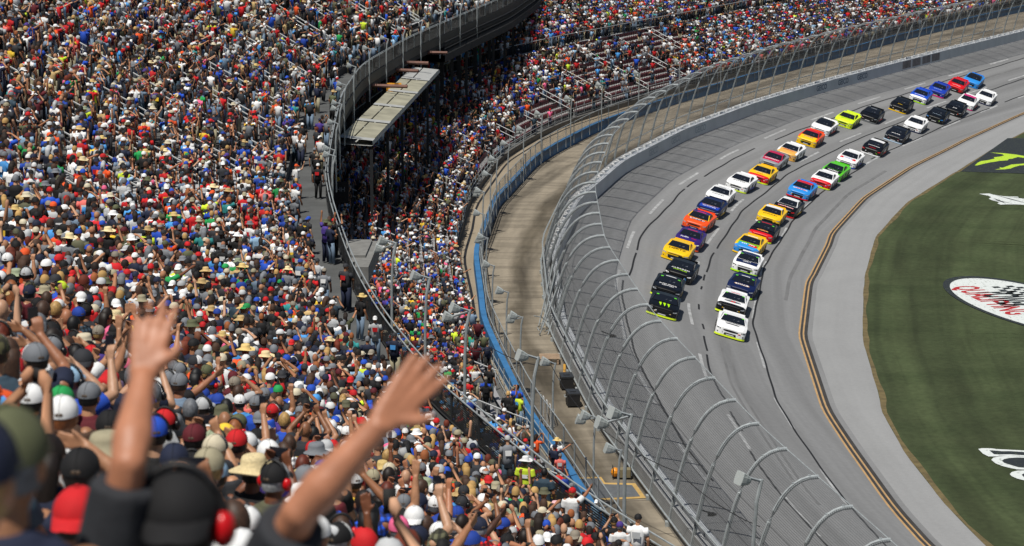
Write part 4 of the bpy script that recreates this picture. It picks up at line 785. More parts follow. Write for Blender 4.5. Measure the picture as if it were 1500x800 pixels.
POSES = {  # (left elbow, wrist, hand direction, hand kind), (right ...)
 'down': ((-.03, .25, 1.15), (.07, .26, .92), (.15, 0, -1), 'relax', (-.02, -.25, 1.15), (.10, -.24, .93), (.2, .05, -1), 'relax'),
 'phone': ((.21, .27, 1.36), (.39, .10, 1.60), (.1, -.35, .9), 'grip', (.21, -.27, 1.36), (.39, -.10, 1.60), (.1, .35, .9), 'grip'),
 'phone_high': ((.22, .28, 1.58), (.37, .10, 1.80), (.1, -.3, .9), 'grip', (.22, -.28, 1.58), (.37, -.10, 1.80), (.1, .3, .9), 'grip'),
 'phone_one': ((-.03, .25, 1.15), (.10, .25, .93), (.2, 0, -1), 'relax', (.20, -.28, 1.52), (.38, -.17, 1.74), (.2, .1, .95), 'grip'),
 'point': ((-.03, .25, 1.15), (.08, .25, .92), (.15, 0, -1), 'relax', (.23, -.25, 1.54), (.46, -.29, 1.66), (.9, -.1, .3), 'open'),
 'fist': ((-.02, .25, 1.15), (.12, .22, .96), (.4, -.2, -.9), 'relax', (.11, -.30, 1.62), (.16, -.28, 1.88), (.1, .05, 1), 'fist'),
 'armsup': ((.10, .33, 1.64), (.16, .33, 1.91), (.1, .05, 1), 'open', (.10, -.33, 1.64), (.16, -.33, 1.91), (.1, -.05, 1), 'open'),
 'shade': ((-.03, .25, 1.15), (.10, .25, .94), (.3, 0, -1), 'relax', (.17, -.36, 1.50), (.16, -.14, 1.69), (.15, 1, .1), 'open'),
 'cross': ((.05, .27, 1.17), (.24, .02, 1.22), (.2, -1, .1), 'relax', (.07, -.27, 1.18), (.25, .02, 1.26), (.1, 1, .1), 'relax'),
 'clap': ((.18, .24, 1.60), (.27, .05, 1.82), (.1, -.1, 1), 'open', (.18, -.24, 1.60), (.27, -.05, 1.82), (.1, .1, 1), 'open'),
 'wave': ((.12, .33, 1.60), (.15, .36, 1.87), (.1, .1, 1), 'open', (-.02, -.25, 1.15), (.12, -.22, .95), (.4, .2, -.9), 'relax')}
def unit(v): v = np.asarray(v, float); return v / np.linalg.norm(v)
def hand(q, w, d, side, kind, sc=1.0, fan_=3.2):
    d = unit(d); side = unit(side - d * (side @ d)); n = np.cross(side, d)  # n: where the palm looks
    curl = dict(open=.12, relax=.6, grip=1.5, fist=2.3)[kind]
    for j, (off, L) in enumerate(((.030, .072), (.010, .080), (-.011, .074), (-.030, .058))):
        k = w + (d * .092 + side * off * 1.08) * sc - n * .002; q.tube([w + side * off * .55 * sc, k], [.017 * sc, .0135 * sc], 6)
        fan = unit(d + side * off * (fan_ if kind == 'open' else .6)); p = k; pts = [p]; a = 0
        for t in range(3):
            a += curl / 3; v = fan * math.cos(a) + n * math.sin(a); p = p + v * L * sc * (.42, .32, .26)[t]; pts.append(p)
        q.tube(pts, [.0115 * sc, .0105 * sc, .0095 * sc, .0075 * sc], 6)
    b = w + (d * .022 + side * .022) * sc; t1 = b + unit(side * .75 + d * .62 + n * .25) * .042 * sc; t2 = t1 + unit(side * (.45 if kind == 'open' else .1) + d * .85 + n * (.15 if kind == 'open' else .6)) * .034 * sc
    q.tube([b, t1, t2], [.016 * sc, .0125 * sc, .009 * sc], 6)
def limb(q, a, b, c, r, n=10):
    q.tube([a, a * .5 + b * .5, b], [r[0], r[1], r[2]], n); q.ell(tuple(b), (r[2] * 1.02,) * 3, n, 8); q.tube([b, b * .72 + c * .28, b * .35 + c * .65, c], [r[2] * .98, r[3] * 1.06, r[3] * .82, r[4]], n)
def body_tubes(pose, arms=None, female=False):
    q = MB()
    q.tube([(0, 0, .86), (0, 0, 1.0), (0, 0, 1.18), (0, 0, 1.34), (-.01, 0, 1.44), (-.015, 0, 1.50)], [(.10, .15), (.105, .16), (.10, .148), (.112, .172), (.088, .155), (.055, .075)], 16)
    q.tube([(-.02, 0, 1.44), (.012, 0, 1.58)], [.060, .054], 12); q.ell((.03, 0, 1.648), (.097, .077, .118), 20, 14); q.ell((.058, 0, 1.578), (.058, .050, .046), 14, 8)
    q.tube([(.118, 0, 1.655), (.142, 0, 1.622), (.120, 0, 1.612)], [.010, .016, .012], 8)
    for s in (1, -1):
        q.ell((.022, s * .080, 1.640), (.026, .012, .034), 10, 6)
        q.tube([(0, s * .085, .95), (.01, s * .095, .72), (.02, s * .10, .50), (-.01, s * .105, .32), (-.02, s * .11, .07)], [.098, .085, .058, .060, .042], 12); q.tube([(-.05, s * .11, .045), (.06, s * .115, .05), (.19, s * .12, .03)], [.040, .046, .028], 10)
    P = arms or POSES[pose]
    for s, (e, w, d, k) in ((1, P[:4]), (-1, P[4:])):
        e, w, d = V3(*e), V3(*w), V3(*d); up = max(0, e[2] - 1.42); sh = V3(.0, s * .178, 1.415 + .25 * up)
        limb(q, sh, e, w, [.058, .050, .044, .044, .029]); q.ell(tuple(sh), (.062, .060, .064), 12, 8)
        side = V3(.2, -s, 0) if d[2] > .6 else V3(1, 0, 0) if abs(d[2]) > .6 else V3(0, 0, 1)
        hand(q, w, d, side, k)
    return q
def shirt_tubes(pose, arms=None, sl=.62):
    q = MB(); q.tube([(0, 0, .80), (0, 0, .95), (0, 0, 1.15), (0, 0, 1.33), (-.01, 0, 1.435), (-.015, 0, 1.485)], [(.128, .19), (.128, .184), (.120, .170), (.134, .196), (.122, .186), (.090, .125)], 18); q.tube([(-.014, 0, 1.46), (-.018, 0, 1.515)], [(.085, .11), (.066, .078)], 14)
    P = arms or POSES[pose]
    for s, e in ((1, P[0]), (-1, P[4])):
        e = V3(*e); up = max(0, e[2] - 1.42); sh = V3(0, s * .178, 1.415 + .25 * up); q.tube([sh - (e - sh) * .1, sh, sh + (e - sh) * sl], [.072, .084, .078], 12)
    return q
def legs_tubes():
    q = MB(); q.tube([(0, 0, .98), (0, 0, .88), (0, 0, .80)], [(.118, .172), (.124, .178), (.11, .165)], 16)
    for s in (1, -1): q.tube([(0, s * .085, .92), (.01, s * .095, .70), (.02, s * .10, .46), (-.01, s * .105, .16)], [.104, .096, .078, .068], 12)
    return q
def fuse(q, voxel, smooth, name):
    """weld the overlapping forms into one continuous skin"""
    me = q.mesh(name); ob = bpy.data.objects.new(name, me); COL.objects.link(ob); m = ob.modifiers.new('weld', 'REMESH'); m.mode = 'VOXEL'; m.voxel_size = voxel; m.use_smooth_shade = True
    if smooth: sm_ = ob.modifiers.new('soften', 'SMOOTH'); sm_.factor = .5; sm_.iterations = smooth
    dg = bpy.context.evaluated_depsgraph_get(); out = bpy.data.meshes.new_from_object(ob.evaluated_get(dg)); bpy.data.objects.remove(ob); out.name = name; return out
def face_slots(me):
    """darker eyes and mouth on the head"""
    me.materials.append(M_SKIN); me.materials.append(M_FACE); n = len(me.polygons); c = np.empty(n * 3); me.polygons.foreach_get('center', c); c = c.reshape(-1, 3)
    eye = (np.hypot(np.abs(c[:, 1]) - .031, (c[:, 2] - 1.655) * 1.5) < .013) & (c[:, 0] > .06); mouth = (np.abs(c[:, 1]) < .024) & (np.abs(c[:, 2] - 1.588) < .005) & (c[:, 0] > .06)
    me.polygons.foreach_set('material_index', (eye | mouth).astype(np.int32))
BODY = {}; SHIRT = {}
TROUSERS = fuse(legs_tubes(), .022, 2, 'trousers'); TROUSERS.materials.append(M_CLOTH)
for p in POSES:
    b = fuse(body_tubes(p), .0095, 1, 'body'); face_slots(b); BODY[p] = b; s = fuse(shirt_tubes(p), .016, 1, 'shirt'); s.materials.append(M_CLOTH); SHIRT[p] = s
HC = V3(.03, 0, 1.648)
def lathe(q, prof, c, n=18, sx=1.0, sy=1.0, wob=0.0, droop=0.0):
    A = []
    for r, z in prof:
        A.append([(c[0] + sx * r * math.cos(a), c[1] + sy * r * math.sin(a), c[2] + z + wob * r * r * math.cos(2 * a) * 30 * (r > .12) * .03 - droop * (r > .12) * math.cos(a) * .02) for a in np.linspace(0, 2 * math.pi, n + 1)])
    q.grid(A)
def hat_mesh(kind, lo=False):
    q = MB(); n = 8 if lo else 18; top = None
    if kind in ('cap', 'capback', 'visor'):
        s = -1 if kind == 'capback' else 1
        if kind != 'visor': q.ell((.026, 0, 1.672), (.112, .093, .102), n, 3 if lo else 6, zmin=-.12, zmax=.99)
        else: lathe(q, [(.100, -.01), (.104, .05)], (.026, 0, 1.672), n, 1.06, .9)
        A = []
        for r, dz in ((0, .004), (.5, .002), (1, -.016)): A.append([(.026 + s * (.104 * math.cos(a) + .085 * r * math.cos(a * .8)), .088 * math.sin(a) * (1 - .08 * r), 1.676 + dz - .02 * r * abs(math.sin(a))) for a in np.linspace(-1.15, 1.15, 4 if lo else 9)])
        q.grid(A)
        if not lo and kind != 'visor': q.ell((.026, 0, 1.775), (.010, .010, .006), 8, 4)
    elif kind in ('bucket', 'boonie', 'straw'):
        br = dict(bucket=.155, boonie=.165, straw=.205)[kind]; c = (.026, 0, 1.672); h = .115 if kind == 'straw' else .098
        P = [(.004, h - (.012 if kind == 'straw' else 0)), (.05, h), (.085, h - .008), (.098, h - .035), (.104, .0), (.125, -.006), (br, -.022 if kind != 'straw' else .004)]
        lathe(q, P, c, n, 1.06, .92, .5 if kind == 'straw' else .2, .4)
        if not lo: lathe(q, [(br, P[-1][1]), (br - .002, P[-1][1] - .008), (.11, -.016)], c, n, 1.06, .92, .5 if kind == 'straw' else .2, .4)
    elif kind in ('short', 'hair', 'curly'):
        g = .012 if kind == 'curly' else 0; m = MB(); m.ell((.024, 0, 1.655), (.106 + g, .085 + g, .124 + g), n, 5 if lo else 14)
        q.v = m.v; zc = 1.60 if kind != 'hair' else 1.58
        q.f = [f for f in m.f if all(m.v[i][2] > zc - .0 for i in f) and not (np.mean([m.v[i][0] for i in f]) > .075 and np.mean([m.v[i][2] for i in f]) < 1.705) and not (np.mean([m.v[i][0] for i in f]) > .03 and np.mean([m.v[i][2] for i in f]) < 1.65)]
        if kind == 'hair': q.tube([(-.03, 0, 1.70), (-.055, 0, 1.60), (-.075, 0, 1.46), (-.085, 0, 1.36)], [(.05, .075), (.052, .082), (.04, .075), (.018, .05)], 6 if lo else 12)
    elif kind == 'towel':
        q.ell((.01, 0, 1.66), (.13, .115, .14), n, 6, zmin=-.5); q.grid([[(-.10 - .10 * t + .05 * math.cos(a), (.13 + .10 * t) * math.sin(a), 1.66 - .52 * t) for a in np.linspace(-1.9, 1.9, 9)] for t in np.linspace(0, 1, 6)])
    return q
HATM = {}
for k in ('cap', 'capback', 'visor', 'bucket', 'boonie', 'straw', 'short', 'hair', 'curly', 'towel'):
    q = hat_mesh(k); me = q.mesh(k, True); me.materials.append(M_STRAW if k == 'straw' else M_HAIR if k in ('short', 'hair', 'curly') else M_HAT); HATM[k] = me
q = MB(); q.ell((-.074, 0, 1.682), (.012, .030, .017), 10, 6); STRAP_GAP = q.mesh('strap_gap', True); STRAP_GAP.materials.append(M_HAIR)
q = MB()
for a in (0, 1.05, -1.05, math.pi): q.tube([(.026 + .1125 * math.cos(t) * math.cos(a), .0935 * math.cos(t) * math.sin(a), 1.672 + .1025 * math.sin(t)) for t in np.linspace(-.05, 1.5, 8)], .0028, 4, cap=False)
PANEL = q.mesh('stitching', True); PANEL.materials.append(M_HAT)
q = MB(); q.ell((.026, 0, 1.672), (.1135, .0945, .1035), 18, 6, zmin=-.10, zmax=.97); q.f = [f for f in q.f if np.mean([q.v[i][0] for i in f]) > .045]; FRONT = q.mesh('front_panel', True); FRONT.materials.append(M_HAT)
HATM_CAMO = {}
for k in ('cap', 'boonie'): me = HATM[k].copy(); me.materials.clear(); me.materials.append(M_CAMO); HATM_CAMO[k] = me
q = MB(); q.tube([(.02, .100 * math.cos(a), 1.655 + .135 * math.sin(a)) for a in np.linspace(0, math.pi, 14)], [(.008, .014)] * 14, 6); MUFF_BAND = q.mesh('band', True)
q = MB()
q.ell((0, 0, 0), (.036, .030, .045), 12, 8)
MUFF_CUP = q.mesh('ear_cup', True); MUFF_BAND.materials.append(M_BLACK); MUFF_CUP.materials.append(M_PLASTIC)
q = MB(); q.box((0, 0, 0), (.009, .155, .076)); PH_B = q.mesh('phone'); PH_B.materials.append(M_PHONE); q = MB(); q.box((-.006, 0, 0), (.003, .142, .068)); PH_S = q.mesh('screen'); PH_S.materials.append(M_SCREEN)
def plaid():
    m = bpy.data.materials.new('plaid_cloth'); m.use_nodes = True; N = m.node_tree.nodes; L = m.node_tree.links; b = N['Principled BSDF']; b.inputs['Roughness'].default_value = .85
    oi = N.new('ShaderNodeObjectInfo'); tc = N.new('ShaderNodeTexCoord'); cur = oi.outputs['Color']
    for ax in ('Y', 'Z'):
        w = N.new('ShaderNodeTexWave'); w.bands_direction = ax; w.inputs['Scale'].default_value = 5.5; L.new(tc.outputs['Object'], w.inputs['Vector']); rp = N.new('ShaderNodeValToRGB'); L.new(w.outputs['Fac'], rp.inputs[0])
        rp.color_ramp.elements[0].position = .35; rp.color_ramp.elements[0].color = (.35, .35, .37, 1); rp.color_ramp.elements[1].position = .6; rp.color_ramp.elements[1].color = (1.15, 1.15, 1.15, 1)
        mx = N.new('ShaderNodeMix'); mx.data_type = 'RGBA'; mx.blend_type = 'MULTIPLY'; mx.inputs[0].default_value = 1; L.new(cur, mx.inputs[6]); L.new(rp.outputs[0], mx.inputs[7]); cur = mx.outputs[2]
    L.new(cur, b.inputs['Base Color']); return m
M_PLAID = plaid(); SHIRT_P = {}
for k, me in SHIRT.items(): c = me.copy(); c.materials.clear(); c.materials.append(M_PLAID); SHIRT_P[k] = c
PRINTS = []
for w, h, z in ((.11, .10, 1.27), (.13, .045, 1.33), (.09, .15, 1.22)):
    q = MB(); q.grid([[(-(.136 * math.sqrt(1 - (y / .21) ** 2)) - .009 + .006 * t, y * (1 + .15 * math.sin(t * 9)), z + h * (t - .5)) for y in np.linspace(-w, w, 7)] for t in np.linspace(0, 1, 5)]); me = q.mesh('back_print', True); me.materials.append(M_CLOTH); PRINTS.append(me)
# ---- slots: where people stand
def head_px(p):
    x, y, z = p[..., 0], p[..., 1], p[..., 2] - CAM_H; zc = y * math.cos(PITCH) - z * math.sin(PITCH); yc = y * math.sin(PITCH) + z * math.cos(PITCH)
    return 750 + 3300 * x / zc, 400 - 3300 * yc / zc, zc
TGT = np.array([(9, 140), (12, 165), (18, 190), (26, 208)])
slots = []
def add_slots(S, Oo, path, zf, occ):
    P, N = path.at(S); pos = np.c_[P + N * Oo[:, None], zf]; keep = RNG.random(len(S)) < occ; pos = pos[keep]; N = N[keep]
    u, v, zc = head_px(pos + [0, 0, 1.6]); m = (zc > 4.6) & (u > -70) & (u < 1540) & (v > -40) & (v < 860); pos, N = pos[m], N[m]
    t = TGT[RNG.integers(0, 4, len(pos))] - pos[:, :2]; yaw = np.arctan2(t[:, 1], t[:, 0]) + RNG.normal(0, .33, len(pos)); slots.append(np.c_[pos, yaw])
for k in range(UN):
    S = np.arange(16, UP.L - 5, .55) + RNG.uniform(-.13, .13, len(np.arange(16, UP.L - 5, .55)))
    da = np.min(np.abs(S[:, None] - np.array(U_AISLES)[None]), 1); P, N = UP.at(S); o = UW + k * UR + .30 + RNG.uniform(-.12, .12, len(S)); u, v, zc = head_px(np.c_[P + N * o[:, None], np.full(len(S), Z_WALK + (k + 1) * UH + 1.6)])
    occ = np.where(da < .55, .10, .95); tl = (u > 300) & (v < 250); occ = np.where(tl, np.where(da < .95, .04, .66), occ); add_slots(S, o, UP, np.full(len(S), Z_WALK + (k + 1) * UH), occ)
S = np.sort(RNG.uniform(76, 262, 110)); add_slots(S, np.where(RNG.random(110) < .6, RNG.uniform(1.5, 1.95, 110), RNG.uniform(.35, .8, 110)), UP, np.full(110, Z_WALK + .01), np.ones(110))
for k in range(LN):
    S = np.arange(20, LOWP.L - 3, .52) + RNG.uniform(-.1, .1, len(np.arange(20, LOWP.L - 3, .52))); o = k * LR + .22 + RNG.uniform(-.08, .1, len(S)); P, N = LOWP.at(S); Q = P + N * o[:, None]
    da = np.min(np.abs(S[:, None] - np.array(L_AISLES)[None]), 1); occ = np.where(da < .5, .08, .93); u, v, zc = head_px(np.c_[Q, np.full(len(S), LZ0 + k * LH + 1.6)])
    lim = 640 + (260 - v) * 1.35
    sparse = (u > np.maximum(690, 700 + (235 - v) * .88)) & (u < 1000 + (60 - v) * .5) & (v > 38) & (k < 11); occ = np.where(sparse, occ * (.20 + .34 * (np.sin(S * .23 + k * .5) > .5)), occ)
    if k < 2: occ = np.where((u > 700) & (u < 1010), occ * .3, occ)
    if k in (10, 11): occ = np.where(Q[:, 1] < 285, occ * .06, occ)
    ui, uo = UP.find(Q); occ = np.where((uo > 7.0) & (ui < UP.L - 3), 0, occ); add_slots(S, o, LOWP, np.full(len(S), LZ0 + k * LH), occ)
SL = np.concatenate(slots); u, v, zc = head_px(SL[:, :3] + [0, 0, 1.6]); u2, v2, zc2 = head_px(SL[:, :3] + [0, 0, 1.6])
# ---- looks
def wchoice(d): k = list(d); w = np.array([d[i] for i in k], float); return k[RNG.choice(len(k), p=w / w.sum())]
SHIRTS = dict(black=22, charcoal=13, navy=13, white=15, grey=8, lightgrey=6, red=11, royal=7, blue=3, skyblue=2.5, lightblue=3, greyblue=3, maroon=2.5, orange=2.5, pink=1.2, salmon=1.5, green=1.2, teal=1, olive=2, neon=.9, yellow=1, purple=1, tan=1.5, slate=3, camo=1.5)
CAPS = dict(black=18, white=16, grey=12, lightgrey=8, red=9, navy=9, royal=4, blue=4, khaki=4, beige=4, camo=4, orange=2, maroon=2, taupe=3, olive=2, purple=.6, pink=.7, green=.8, charcoal=5, skyblue=1, neon=.4)
HAIRS = dict(black=4, darkbrown=5, brown=5, grey=3, lightgrey=1.5, blonde=2.2, ginger=1, auburn=1)
HKINDS = dict(cap=46, capback=8, bucket=2.5, boonie=1.6, straw=2.2, short=25, hair=10, bald=4, curly=1.5, visor=1)
PKINDS = dict(down=66, phone=7, phone_high=1.0, phone_one=2.6, point=3.0, fist=1.2, armsup=.4, shade=3.5, cross=15, clap=.5, wave=.6)
def rnd_hat():
    h = wchoice(HKINDS)
    if h in ('short', 'hair', 'curly'): return h, wchoice(HAIRS)
    if h == 'straw': return h, wchoice(dict(tan=4, wheat=4, cream=2, white=1))
    if h == 'bald': return h, '-'
    if h in ('bucket', 'boonie'): return h, wchoice(dict(khaki=4, beige=4, olive=2, white=3, grey=2, camo=2, sage=1))
    return h, wchoice(CAPS)
WORD = dict(cap='cap', capback='backward cap', visor='visor', bucket='bucket hat', boonie='boonie hat', straw='straw hat', towel='towel over the head')
CN = dict(greyblue='grey blue', skyblue='sky blue', lightblue='light blue', lightgrey='light grey', darkgreen='dark green', lightpink='light pink', neon='neon yellow', royal='royal blue', blue='deep blue', camo='camouflage', darkbrown='dark brown', salmon='salmon pink', wheat='wheat coloured', tan='tan', beige='beige')
cn = lambda c: CN.get(c, c)
def hat_words(h, c):
    if h == 'bald': return 'bald person'
    if h == 'short': return 'bareheaded person with short %s hair' % cn(c)
    if h == 'hair': return 'person with long %s hair' % cn(c)
    if h == 'curly': return 'person with curly %s hair' % cn(c)
    return 'person in %s %s' % (cn(c), WORD[h])
ACT = dict(down='standing arms down', phone='holding up a phone', phone_high='lifting a phone overhead', phone_one='filming one handed', point='pointing at the track', fist='raising a fist', armsup='raising both arms', shade='shading the eyes', cross='arms crossed', clap='clapping overhead', wave='waving the left hand')
used = set()
def words(h, hc, sh, pose, ex):
    e = {'-': '', 'muffs_black': ' and black earmuffs', 'muffs_red': ' and red earmuffs'}[ex]
    return '%s and %s shirt%s, %s' % (hat_words(h, hc), cn(sh), e, ACT[pose]) if h not in ('short', 'hair', 'curly', 'bald') else '%s, %s shirt%s, %s' % (hat_words(h, hc), cn(sh), e, ACT[pose])
G_CROWD = 'spectators standing in the upper grandstand'
def person(pos, yaw, h, hc, sh, pose, ex, hs=1.0, skin=None, label=None, bodyme=None, shirtme=None):
    sk = SKINS[RNG.choice(7, p=SKW)] * RNG.uniform(.72, 1.0) if skin is None else skin
    o = link('person', bodyme or BODY[pose]); o.color = (*sk, 1); o.location = pos; o.rotation_euler = (0, 0, yaw); o.scale = (hs,) * 3; tag(o, label, 'person', G_CROWD)
    s = link('shirt', shirtme or (SHIRT_P if RNG.random() < .12 else SHIRT)[pose], None, o); s.color = (*CL[sh], 1)
    if shirtme is None and RNG.random() < .5: pr = link('back_print', PRINTS[RNG.integers(3)], None, s); pr.color = (*CL[wchoice(dict(white=5, red=2, black=1, yellow=1, skyblue=1, lightgrey=2) if sh not in ('white', 'lightgrey', 'yellow') else dict(black=2, navy=3, red=3, royal=2))], 1)
    w = link('trousers', TROUSERS, None, o); w.color = (*CL[wchoice(dict(navy=4, charcoal=3, khaki=3, slate=3, black=2))], 1)
    if h != 'bald':
        m = HATM_CAMO[h] if hc == 'camo' and h in HATM_CAMO else HATM[h]; t = link(WORD.get(h, 'hair').split(' over')[0].replace(' ', '_'), m, None, o); t.color = (*CL[hc], 1)
        if h == 'cap':
            g_ = link('strap_gap', STRAP_GAP, None, t); g_.color = (.12, .08, .05, 1); st_ = link('stitching', PANEL, None, t); st_.color = (*(CL[hc] * .55), 1)
            if RNG.random() < .35: f_ = link('front_panel', FRONT, None, t); f_.color = (*CL[wchoice(dict(white=4, black=3, lightgrey=2, red=1, navy=2))], 1)
        if h in ('cap', 'capback', 'bucket', 'straw', 'visor', 'boonie'):
            hr = link('hair', HATM['short'], None, o); hr.color = (*CL[wchoice(HAIRS)], 1); hr.scale = (.985,) * 3; hr.location = (.0004, 0, .018)
    if ex.startswith('muffs'):
        b = link('ear_defenders', MUFF_BAND, None, o); 
        for sd in (1, -1): c = link('ear_cup', MUFF_CUP, None, b); c.location = (.02, sd * .098, 1.635); c.color = (*lin('#c9151b' if 'red' in ex else '#141416'), 1)
    if pose.startswith('phone'):
        lp = Vector({'phone': (.415, 0, 1.70), 'phone_high': (.395, 0, 1.90), 'phone_one': (.43, -.14, 1.86)}[pose]); f = link('phone', PH_B); link('screen', PH_S, None, f)
        M = Matrix.Translation(pos) @ Matrix.Rotation(yaw, 4, 'Z') @ Matrix.Scale(hs, 4) @ Matrix.Translation(lp)
        if pose == 'phone_one': M = M @ Matrix.Rotation(math.pi / 2, 4, 'X')
        f.matrix_world = M; tag(f, 'phone held by the ' + label.split(',')[0], 'phone', 'phones held up in the crowd')
    return o
FEAT = [l.split() for l in '''60.13 20.1 straw tan charcoal down -
57.47 20.9 bald - greyblue down -
53.5 21.7 cap grey olive down muffs_black
52.5 22.5 hair auburn salmon shade muffs_black
51.18 22.5 cap grey black shade muffs_black
50.97 22.5 cap red navy phone muffs_red
50.74 22.5 cap lightblue royal phone muffs_black
59.12 19.3 hair black white down muffs_red
64.39 17.7 short ginger red down -
69.83 16.1 short grey black down -
65.95 16.9 cap black charcoal fist muffs_red
68.33 16.1 cap beige grey down -
71.43 14.5 cap orange white shade -
57.71 20.1 curly brown maroon shade -
54.94 20.9 cap khaki lightblue phone -
59.99 18.5 cap pink black down -
62.31 17.7 cap lightgrey teal down -
63.23 16.9 cap camo charcoal down muffs_red
56.65 20.1 cap purple mauve phone -
59.32 18.5 cap red white down -
68.67 16.1 cap navy navy down -
70.24 16.1 cap red greyblue down -
77.59 12.9 cap khaki greyblue down -
74.06 14.5 cap white lightblue down -
65.31 17.7 short brown charcoal down -
78.71 12.9 bucket olive brown down -
46.41 24.1 cap white white down -
45.78 24.1 bucket khaki lightblue down -
47.72 23.3 cap black charcoal down -
48.65 23.3 cap green brown down -
50.14 21.7 cap maroon charcoal phone -
53.27 20.1 towel yellow brown down -
51.65 20.9 cap sage white shade -
53.24 20.1 bucket white white down -
56.13 18.5 cap black black down -
50.32 22.5 cap grey maroon down -
47.87 22.5 cap lightblue white phone -
48.25 22.5 cap black black phone muffs_red
49.75 21.7 cap beige charcoal phone -
49.01 21.7 straw cream black phone -
66.85 13.7 cap white grey down muffs_black
61.22 16.9 cap blue blue down -
60.95 16.9 cap blue navy phone -
57.84 18.5 cap navy black down -
63.54 14.5 cap red grey down muffs_red
72.88 10.5 bucket sage red down -
78.16 8.1 cap taupe pink down -
69.08 12.1 cap black charcoal phone -
63.66 14.5 cap blue black down -
67.28 12.1 cap white grey phone -
78.16 7.3 cap black white down -
79.04 7.3 hair blonde lightblue shade -
56.28 17.7 bald - charcoal shade -
57.62 16.9 hair blonde yellow down -
67.63 11.3 bucket beige white down -
67.37 10.5 cap grey salmon down -
62.56 13.7 cap khaki grey fist -
76.06 6.5 cap khaki red down -
77.99 5.7 cap red red down -
59.76 15.3 bald - charcoal shade -
63.49 12.1 boonie camo charcoal down -
65.79 10.5 straw tan white down -
66.55 10.5 bald - charcoal down -
57.2 16.1 cap grey navy phone -
58.47 15.3 cap orange black fist -
56.95 15.3 cap orange grey down -
58.0 15.3 cap navy navy down -
66.24 9.7 straw tan charcoal down -
60.21 13.7 cap skyblue black down -
82.92 1.0 straw white neon down -
81.58 1.0 short black slate down -
77.18 1.0 cap purple white down -
77.48 1.0 cap black black phone -
79.82 1.0 cap red white point -
78.6 3.3 bald - royal fist -
77.64 2.5 bucket lightpink orange down -
82.7 7.3 cap navy royal fist -
86.5 4.9 cap beige maroon fist -
87.89 4.9 cap camo grey point -
78.86 8.9 cap lightgrey tan shade -
71.24 12.9 cap maroon black down -
77.4 10.5 cap blue skyblue down -
80.54 8.9 cap lightgrey grey down -
84.66 8.9 straw tan white down -
80.51 9.7 straw wheat black down -
75.71 11.3 short brown black down -
74.19 13.7 bucket white navy down -
65.15 13.7 hair brown charcoal phone -
66.94 12.1 cap white white phone -
75.28 5.7 cap grey white down -
80.06 3.3 bald - black down -
68.44 9.7 cap darkgreen white down -
53.16 18.5 visor black black armsup -'''.split('\n')]
placed = []
MAN = [((-.93, 3.62, 31.24), 'cap', 'navy', 'royal', 'down', '-', 'blurred person in navy cap cut off by the left edge'),
       ((-1.075, 4.55, 31.0), 'cap', 'olive', 'navy', 'down', '-', 'blurred person in olive cap and navy shirt close to the left edge'),
       ((-1.607, 7.95, 29.78), 'capback', 'red', 'grey', 'down', '-', 'blurred person in plain red cap beside the raised left arm')]
for p, h, hc, sh, ps, ex, lb in MAN: person(p, 1.45, h, hc, sh, ps, ex, label=lb); placed.append(p)
# the fan with both arms raised, nearest the middle of the bottom edge
HERO = V3(-.757, 4.90, 30.755); 
HARMS = [[(0, 0.178, 1.475), (-0.012, 0.108, 1.798), (0.194, 0.102, 1.952), (0.302, 0.076, 2.132), (0.1, -1, 0)], [(0, -0.178, 1.47), (-0.158, -0.289, 1.729), (-0.118, -0.472, 1.926), (-0.044, -0.578, 2.036), (0, -0.7, -0.7)]]
def hero_mesh():
    q = MB(); q.tube([(0, 0, .86), (0, 0, 1.0), (0, 0, 1.18), (0, 0, 1.34), (-.01, 0, 1.44), (-.015, 0, 1.50)], [(.11, .16), (.115, .17), (.11, .16), (.12, .182), (.095, .17), (.06, .08)], 18)
    q.tube([(-.02, 0, 1.44), (.012, 0, 1.58)], [.062, .056], 14); q.ell((.03, 0, 1.648), (.099, .079, .120), 24, 16); q.ell((.058, 0, 1.578), (.058, .050, .046), 14, 8); q.tube([(.118, 0, 1.655), (.142, 0, 1.622), (.120, 0, 1.612)], [.010, .016, .012], 8)
    for s in (1, -1):
        q.ell((.022, s * .082, 1.640), (.026, .012, .034), 10, 6); q.tube([(0, s * .085, .95), (.01, s * .095, .72), (.02, s * .10, .50), (-.01, s * .105, .32), (-.02, s * .11, .07)], [.098, .085, .058, .060, .042], 12); q.tube([(-.05, s * .11, .045), (.06, s * .115, .05), (.19, s * .12, .03)], [.040, .046, .028], 10)
    for sgn, (sh, e, w, tip, side) in ((1, HARMS[0]), (-1, HARMS[1])):
        sh, e, w, tip, side = [V3(*a) for a in (sh, e, w, tip, side)]
        limb(q, sh, e, w, [.056, .049, .041, .045, .0295], 14); q.ell(tuple(sh), (.066, .062, .068), 12, 8); hand(q, w, tip - w, side, 'open', 1.10, 5.0)
    b = fuse(q, .007, 1, 'body'); face_slots(b); q = MB()
    q.tube([(0, 0, .80), (0, 0, .95), (0, 0, 1.15), (0, 0, 1.33), (-.01, 0, 1.435), (-.015, 0, 1.485)], [(.135, .20), (.135, .19), (.128, .18), (.142, .202), (.128, .192), (.095, .13)], 18); q.tube([(-.014, 0, 1.46), (-.018, 0, 1.515)], [(.088, .115), (.068, .08)], 14)
    for sh, e, w, tip, side in HARMS: sh, e = V3(*sh), V3(*e); q.tube([sh - (e - sh) * .15, sh, sh + (e - sh) * .86], [.076, .090, .078], 14)
    s = fuse(q, .013, 1, 'shirt'); s.materials.append(M_CLOTH); return b, s
hb, hsn = hero_mesh()
person(HERO, math.pi / 2, 'capback', 'black', 'charcoal', 'armsup', 'muffs_red', skin=np.array(lin('#bd8060')), label='blurred fan in black cap and dark grey shirt with both bare arms raised', bodyme=hb, shirtme=hsn); placed.append(tuple(HERO))
